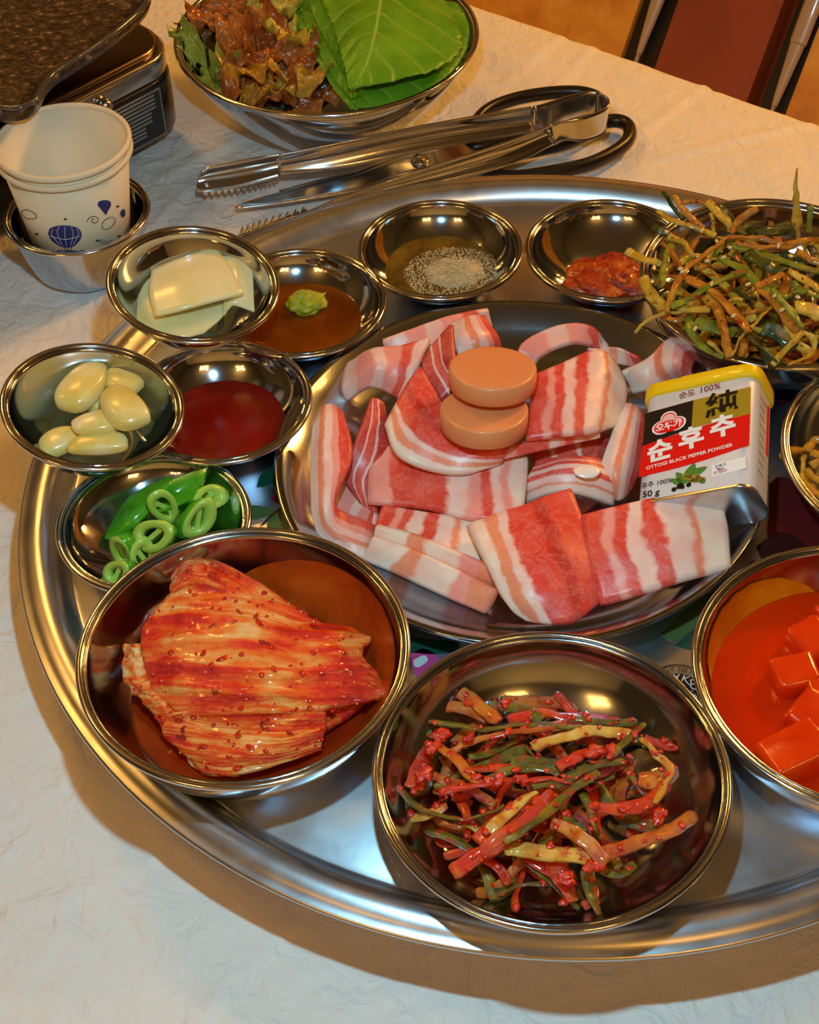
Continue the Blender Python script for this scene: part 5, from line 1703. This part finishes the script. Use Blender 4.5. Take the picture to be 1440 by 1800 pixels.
def cup_fill(name, pts, mat, out=.0003):
    """flat print that follows the cup wall: rings shrinking to the middle"""
    Q = crom(np.array([(x, y, 0) for x, y in pts + [pts[0]]], float), len(pts) * 4)[:-1, :2]
    m = Q.mean(0)
    n_ = len(Q)
    vs = [cone_hit(*cz(*(m + (q - m) * k)), out) for k in (1, .75, .5, .25) for q in Q] + [cone_hit(*cz(*m), out)]
    fs = [(r * n_ + i, r * n_ + (i + 1) % n_, (r + 1) * n_ + (i + 1) % n_, (r + 1) * n_ + i) for r in range(3) for i in range(n_)]
    fs += [(3 * n_ + i, 3 * n_ + (i + 1) % n_, 4 * n_) for i in range(n_)]
    obj(name, vs, fs, mat, cup)


def cup_line(name, pts, mat, w=.0004, out=.0003, closed=False):
    if closed: pts = pts + [pts[0]]
    P = [cone_hit(*cz(x, y), out) for x, y in pts]
    v, f, _ = ribbon(P, w, .0002, max(12, len(pts) * 5), k=4, up=(0, -1, .3))
    obj(name, v, f, mat, cup)


cup_fill('balloon_print', [(243, 1180), (255, 1155), (300, 1142), (350, 1143), (395, 1155), (413, 1185), (405, 1215), (372, 1248), (330, 1254), (290, 1240), (255, 1210)], M_BLUE)
cup_fill('balloon_print', [(494, 1040), (500, 1021), (530, 1013), (558, 1020), (562, 1042), (547, 1068), (536, 1088), (520, 1070)], M_BLUE)
cup_fill('balloon_print', [(608, 1080), (618, 1062), (632, 1060), (634, 1090), (620, 1100)], M_BLUE)
for pts in ([(300, 1146), (290, 1180), (318, 1248)], [(330, 1144), (328, 1190), (338, 1250)], [(362, 1146), (370, 1190), (356, 1248)], [(268, 1160), (262, 1190), (305, 1242)], [(388, 1156), (398, 1185), (368, 1245)], [(250, 1195), (330, 1212), (408, 1195)]):
    cup_line('balloon_line', pts, C_WHT, .0003, .0006)
for pts in ([(330, 1254), (332, 1270)], [(345, 1254), (347, 1270)], [(360, 1252), (362, 1268)], [(330, 1270), (347, 1272), (364, 1268)],
            [(262, 1308), (268, 1285), (285, 1272), (310, 1266), (370, 1270), (430, 1276), (490, 1272), (520, 1258), (535, 1235), (510, 1228), (500, 1218), (520, 1216), (540, 1226), (568, 1217), (566, 1230), (545, 1240), (538, 1262), (520, 1278)],
            [(440, 1125), (450, 1105), (475, 1095), (495, 1105), (490, 1125), (470, 1128), (465, 1112), (480, 1108)], [(160, 1240), (180, 1240), (195, 1255), (185, 1265)], [(374, 1292), (400, 1294)]):
    cup_line('line_print', pts, M_LINE)
cup_line('cloud_print', [(105, 1075), (125, 1062), (155, 1068), (180, 1085), (182, 1105), (150, 1108), (125, 1100)], M_LINE, closed=True)
cup_line('cloud_print', [(514, 1140), (530, 1115), (560, 1100), (582, 1106), (580, 1130), (555, 1155), (525, 1160)], M_LINE, closed=True)
for x, y in ((330, 1110), (185, 1185), (596, 1045), (604, 1195), (492, 1218)):
    cup_fill('speck_print', [(x - 8, y - 3), (x + 6, y - 5), (x + 8, y + 3), (x - 5, y + 5)], M_LINE)

# ------------------------------------------------------------------ portable stove and stone grill
SA = np.array([.70, .714, 0.]); SB = np.array([-.714, .70, 0.])
SK = (at(272, 108, .064) + SA * .024) * np.array([1, 1, 0])


def sw(a, b, z):
    return SK - SA * a + SB * b + np.array([0, 0, z])


stove = thing('gas_stove', sw(.15, .12, 0), 'black portable gas stove with steel trim behind the paper cup', 'stove')
SL, SWD, SH = .30, .24, .062
M_SBLK = flat('stove_black', '#1a1817', .25, coat=.3)
M_STOP = steel('stove_top', (.30, .22, .16, 1), .22)
M_STRIM = steel('stove_trim', (.66, .62, .55, 1), .2)


def stove_box(name, a0, a1, b0, b1, z0, z1, mat, r=.028, bev=.004):
    v, f = rounded_prism(a1 - a0, b1 - b0, z1 - z0, r, 8, bev)
    w = np.array([sw(0, 0, 0) - SA * (a0 + a1) / 2 - SA * x + SB * ((b0 + b1) / 2) + SB * y + np.array([0, 0, z0 + z]) for x, y, z in v])
    return obj(name, w, [q[::-1] for q in f], mat, stove)


stove_box('body', 0, SL, 0, SWD, .010, .050, M_SBLK)
stove_box('upper_body', .001, SL - .001, .001, SWD - .001, .050, .064, M_STRIM, .027, .002)
stove_box('top_plate', .004, SL - .004, .004, SWD - .004, .064, .0685, M_STOP, .026, .003)
for a, b in ((.03, .03), (SL - .03, .03), (.03, SWD - .03), (SL - .03, SWD - .03)):
    v, f = lathe([(0, 0), (.012, 0), (.014, .010), (0, .010)], 20)
    obj('foot', v + sw(a, b, 0), f, M_BLACK, stove)
v, f = lathe([(0, .0), (.0045, 0), (.0045, .003), (.003, .0055), (0, .006)], 20)
obj('knob', place(v, sw(.066, 0, .0535), -SB), f, M_STRIM, stove)


def stove_face(name, a0, a1, z0, z1, mat, o=.0006, parent=None):
    v = [sw(a0, -o, z0), sw(a1, -o, z0), sw(a1, -o, z1), sw(a0, -o, z1), sw(a0, .001, z0), sw(a1, .001, z0), sw(a1, .001, z1), sw(a0, .001, z1)]
    return obj(name, v, [(3, 2, 1, 0), (0, 1, 5, 4), (1, 2, 6, 5), (2, 3, 7, 6), (3, 0, 4, 7)], mat, parent or stove, smooth=False)


M_STXT = flat('stove_label_print', '#8c8a84', .5)
lb = stove_face('label_plate', .024, .068, .014, .046, flat('stove_label', '#2a2a2c', .5), .0006)
for q in ((.024, .068, .0455, .0461), (.024, .068, .0139, .0145), (.0238, .0244, .014, .046)):
    stove_face('label_border', *q, M_STXT, .0010, lb)
for k in range(10):
    stove_face('text_line', .029 + (.010 if k > 6 else .004 if k > 3 else 0), .064, .0428 - k * .0027, .0440 - k * .0027, M_STXT, .0010, lb)

# stone grill slab with a raised lip and a grease spout
t = NT('stone_grill'); vo = t.coord('Object')
sp_ = t.noise(vo, 220, 4, .7)
t.color(t.ramp(sp_, [(.40, lin('#1e140e')), (.55, lin('#3e2a1e')), (.64, lin('#7a5c44')), (.72, lin('#c4a888'))]))
t.set(Roughness=.35, Coat_Weight=.3)
t.bump(t.noise(vo, 160, 4), .5, .002)
M_STONE = t.m
PZ = .098
pix = [(272, -8), (252, 20), (205, 60), (140, 105), (100, 128), (82, 145), (74, 168), (62, 186), (40, 196), (14, 194), (-10, 186)]
O_ = [at(x, y, PZ) for x, y in pix]
O_ += [sw(.36, .03, PZ), sw(.36, .22, PZ), sw(.20, .30, PZ), sw(.02, .26, PZ), O_[0] + SB * .10]
O_ = np.array(O_ + [O_[0]])
_d = np.concatenate([[0], np.cumsum(np.linalg.norm(np.diff(O_, axis=0), axis=1))])
_s = np.linspace(0, _d[-1], 241)
O_ = np.stack([np.interp(_s, _d, O_[:, k]) for k in range(3)], 1)[:-1]
for _ in range(3):
    O_ = (np.roll(O_, 1, 0) + 2 * O_ + np.roll(O_, -1, 0)) / 4
O_[:, 2] = PZ
cen = O_.mean(0)
n_ = len(O_)


def ring_in(k, z):
    p = cen + (O_ - cen) * k
    p[:, 2] = z
    return p


rings = [ring_in(.955, PZ - .0105), ring_in(.988, PZ - .0075), ring_in(1.0, PZ - .002), ring_in(.997, PZ), ring_in(.982, PZ), ring_in(.965, PZ - .006), ring_in(.9, PZ - .007), ring_in(.4, PZ - .007)]
vs = np.vstack(rings + [[cen + np.array([0, 0, -.007])], [cen + np.array([0, 0, -.0105])]])
fs = []
for i in range(len(rings) - 1):
    for j in range(n_):
        j2 = (j + 1) % n_
        fs.append((i * n_ + j, (i + 1) * n_ + j, (i + 1) * n_ + j2, i * n_ + j2))
for j in range(n_):
    fs.append(((len(rings) - 1) * n_ + j, len(vs) - 2, (len(rings) - 1) * n_ + (j + 1) % n_))
    fs.append((j, (j + 1) % n_, len(vs) - 1))
grill = obj('grill_slab', vs, [q[::-1] for q in fs], M_STONE)
tag(grill, 'dark speckled stone grill slab with a raised glossy lip on the stove', 'grill pan')
M_LIP = flat('grill_lip', '#4a4740', .12, coat=.8)
P = [p + np.array([0, 0, .0006]) for p in np.vstack([ring_in(.991, PZ), ring_in(.991, PZ)[:1]])]
v, f, _ = ribbon(P, .0036, .003, 220, k=8); obj('lip', v, f, M_LIP, grill)
for a, b in ((.07, .06), (.24, .06), (.07, .19), (.24, .19)):
    v, f = lathe([(0, .0685), (.008, .0685), (.010, PZ - .0100), (0, PZ - .0100)], 16)
    q = sw(a, b, 0)
    obj('foot', v + np.array([q[0], q[1], 0]), f, M_STONE, grill)

# ------------------------------------------------------------------ tongs and scissors
tz = crop(320, 140, 1.756)
tongs = thing('serving_tongs', at(700, 300, 0), 'stainless steel tongs with scalloped tips lying behind the tray', 'tongs')


def band(name, lo, hi, zlo, zhi, parent, mat, th=.0012, bulge=0.0, n=60):
    """vertical plate between a lower and an upper edge given in the crop"""
    A = crom(np.array([at(*tz(x, y), z) for (x, y), z in zip(lo, zlo)]), n)
    B = crom(np.array([at(*tz(x, y), z) for (x, y), z in zip(hi, zhi)]), n)
    T = np.gradient((A + B) / 2, axis=0); T /= np.linalg.norm(T, axis=1, keepdims=True)
    S = np.cross(T, B - A); S /= (np.linalg.norm(S, axis=1, keepdims=True) + 1e-9)
    rows = []
    for k in np.linspace(0, 1, 9):
        rows.append(A * (1 - k) + B * k + S * (bulge * math.sin(math.pi * k)))
    G = np.array(rows)
    v, f, uv = slab(G, th, .2)
    return obj(name, v, f, mat, parent, uvs=uv)


# far arm
band('arm', [(300, 292), (500, 272), (780, 215), (1090, 160)], [(300, 232), (480, 196), (760, 138), (1090, 82)], [.018, .019, .020, .018], [.032, .034, .035, .034], tongs, M_TONG, bulge=-.003)
band('gripping_tip', [(45, 345), (70, 345), (150, 335), (230, 318), (300, 300)], [(62, 285), (90, 268), (170, 252), (240, 240), (302, 230)], [.013, .013, .014, .016, .018], [.025, .027, .029, .031, .032], tongs, M_TONG, bulge=-.005)
# spring loop
band('spring_loop', [(1090, 158), (1140, 150), (1200, 128), (1270, 112), (1308, 130), (1300, 165), (1240, 188), (1180, 188), (1150, 200)], [(1090, 82), (1130, 70), (1200, 48), (1270, 36), (1312, 55), (1310, 85), (1240, 115), (1180, 128), (1140, 140)],
     [.018, .018, .018, .018, .018, .018, .017, .017, .016], [.034, .034, .034, .034, .034, .033, .032, .031, .030], tongs, M_TONG, n=90)
# near arm
band('arm', [(1150, 200), (1000, 268), (750, 332), (560, 378), (480, 400)], [(1145, 138), (980, 200), (720, 285), (560, 340), (470, 372)], [.016, .013, .010, .009, .009], [.030, .027, .021, .017, .017], tongs, M_TONG, bulge=.004)
band('gripping_tip', [(480, 400), (420, 425), (330, 460), (230, 495), (170, 515)], [(470, 372), (390, 408), (300, 435), (230, 458), (175, 475)], [.006] * 5, [.014, .013, .012, .011, .010], tongs, M_TONG, bulge=.003)


def teeth(name, pts, z, n, parent, size=.004):
    P = crom(np.array([at(*tz(x, y), z) for x, y in pts]), 2 * n + 1)
    d = (P[-1] - P[0]) / np.linalg.norm(P[-1] - P[0])
    sd = np.cross(d, (0, 0, 1))
    for k in range(n):
        a, m_, b = P[2 * k], P[2 * k + 1], P[2 * k + 2]
        tip = m_ + np.array([0, 0, -size]) if size > 0 else m_ + np.array([0, 0, -size])
        v = [a + sd * .0005, b + sd * .0005, tip + sd * .0005, a - sd * .0005, b - sd * .0005, tip - sd * .0005]
        obj('tooth', v, [(0, 1, 2), (5, 4, 3), (0, 3, 4, 1), (1, 4, 5, 2), (2, 5, 3, 0)], M_TONG, parent, smooth=False)


teeth('tooth', [(62, 345), (150, 335), (230, 318), (292, 302)], .0138, 13, tongs, .0035)
teeth('tooth', [(180, 474), (240, 452), (310, 430), (390, 406)], .0118, 10, tongs, -.004)

sci = thing('kitchen_scissors', at(900, 270, 0), 'kitchen scissors with black plastic handle lying under the tongs', 'scissors')


def blade(name, up, lo, z, th=.0016, zz=None):
    A = crom(np.array([at(*tz(x, y), z) for x, y in up]), 40)
    B = crom(np.array([at(*tz(x, y), z) for x, y in lo]), 40)
    G = np.array([A * (1 - k) + B * k for k in np.linspace(0, 1, 6)])
    v, f, uv = slab(G, th, .3)
    return obj(name, v, f, M_TONG, sci, uvs=uv)


blade('blade', [(165, 394), (250, 364), (500, 302), (640, 250), (760, 218), (900, 180)], [(170, 399), (350, 375), (560, 338), (690, 300), (790, 275), (920, 235)], .0075)
blade('blade', [(300, 345), (420, 312), (560, 285), (690, 262), (800, 240), (900, 222)], [(310, 350), (440, 330), (600, 300), (720, 284), (830, 268), (930, 250)], .0052)
c = at(*tz(735, 250), .0086)
v, f = lathe([(0, -.004), (.0058, -.004), (.0058, .0008), (.0050, .0018), (.0038, .0010), (.0030, .0020), (0, .0022)], 28)
obj('pivot_screw', v + c, f, M_TONG, sci)


def loop(name, pts, zs, w, th):
    P = [at(*tz(x, y), z) for (x, y), z in zip(pts, zs)]
    P.append(P[0])
    C_ = crom(np.array(P), 90)
    v, f, _ = ribbon(C_, w, th, 90, k=12, taper=(1, 1))
    obj(name, v, f, M_BLACK, sci)


loop('handle_loop', [(900, 262), (1000, 300), (1130, 288), (1270, 255), (1370, 195), (1375, 140), (1310, 130), (1200, 190), (1050, 225), (940, 232)], [.006] * 10, .0085, .009)
loop('handle_loop', [(880, 170), (935, 100), (1020, 62), (1130, 42), (1230, 40), (1290, 62), (1280, 100), (1150, 150), (1000, 190), (900, 210)], [.0065] * 10, .0075, .009)
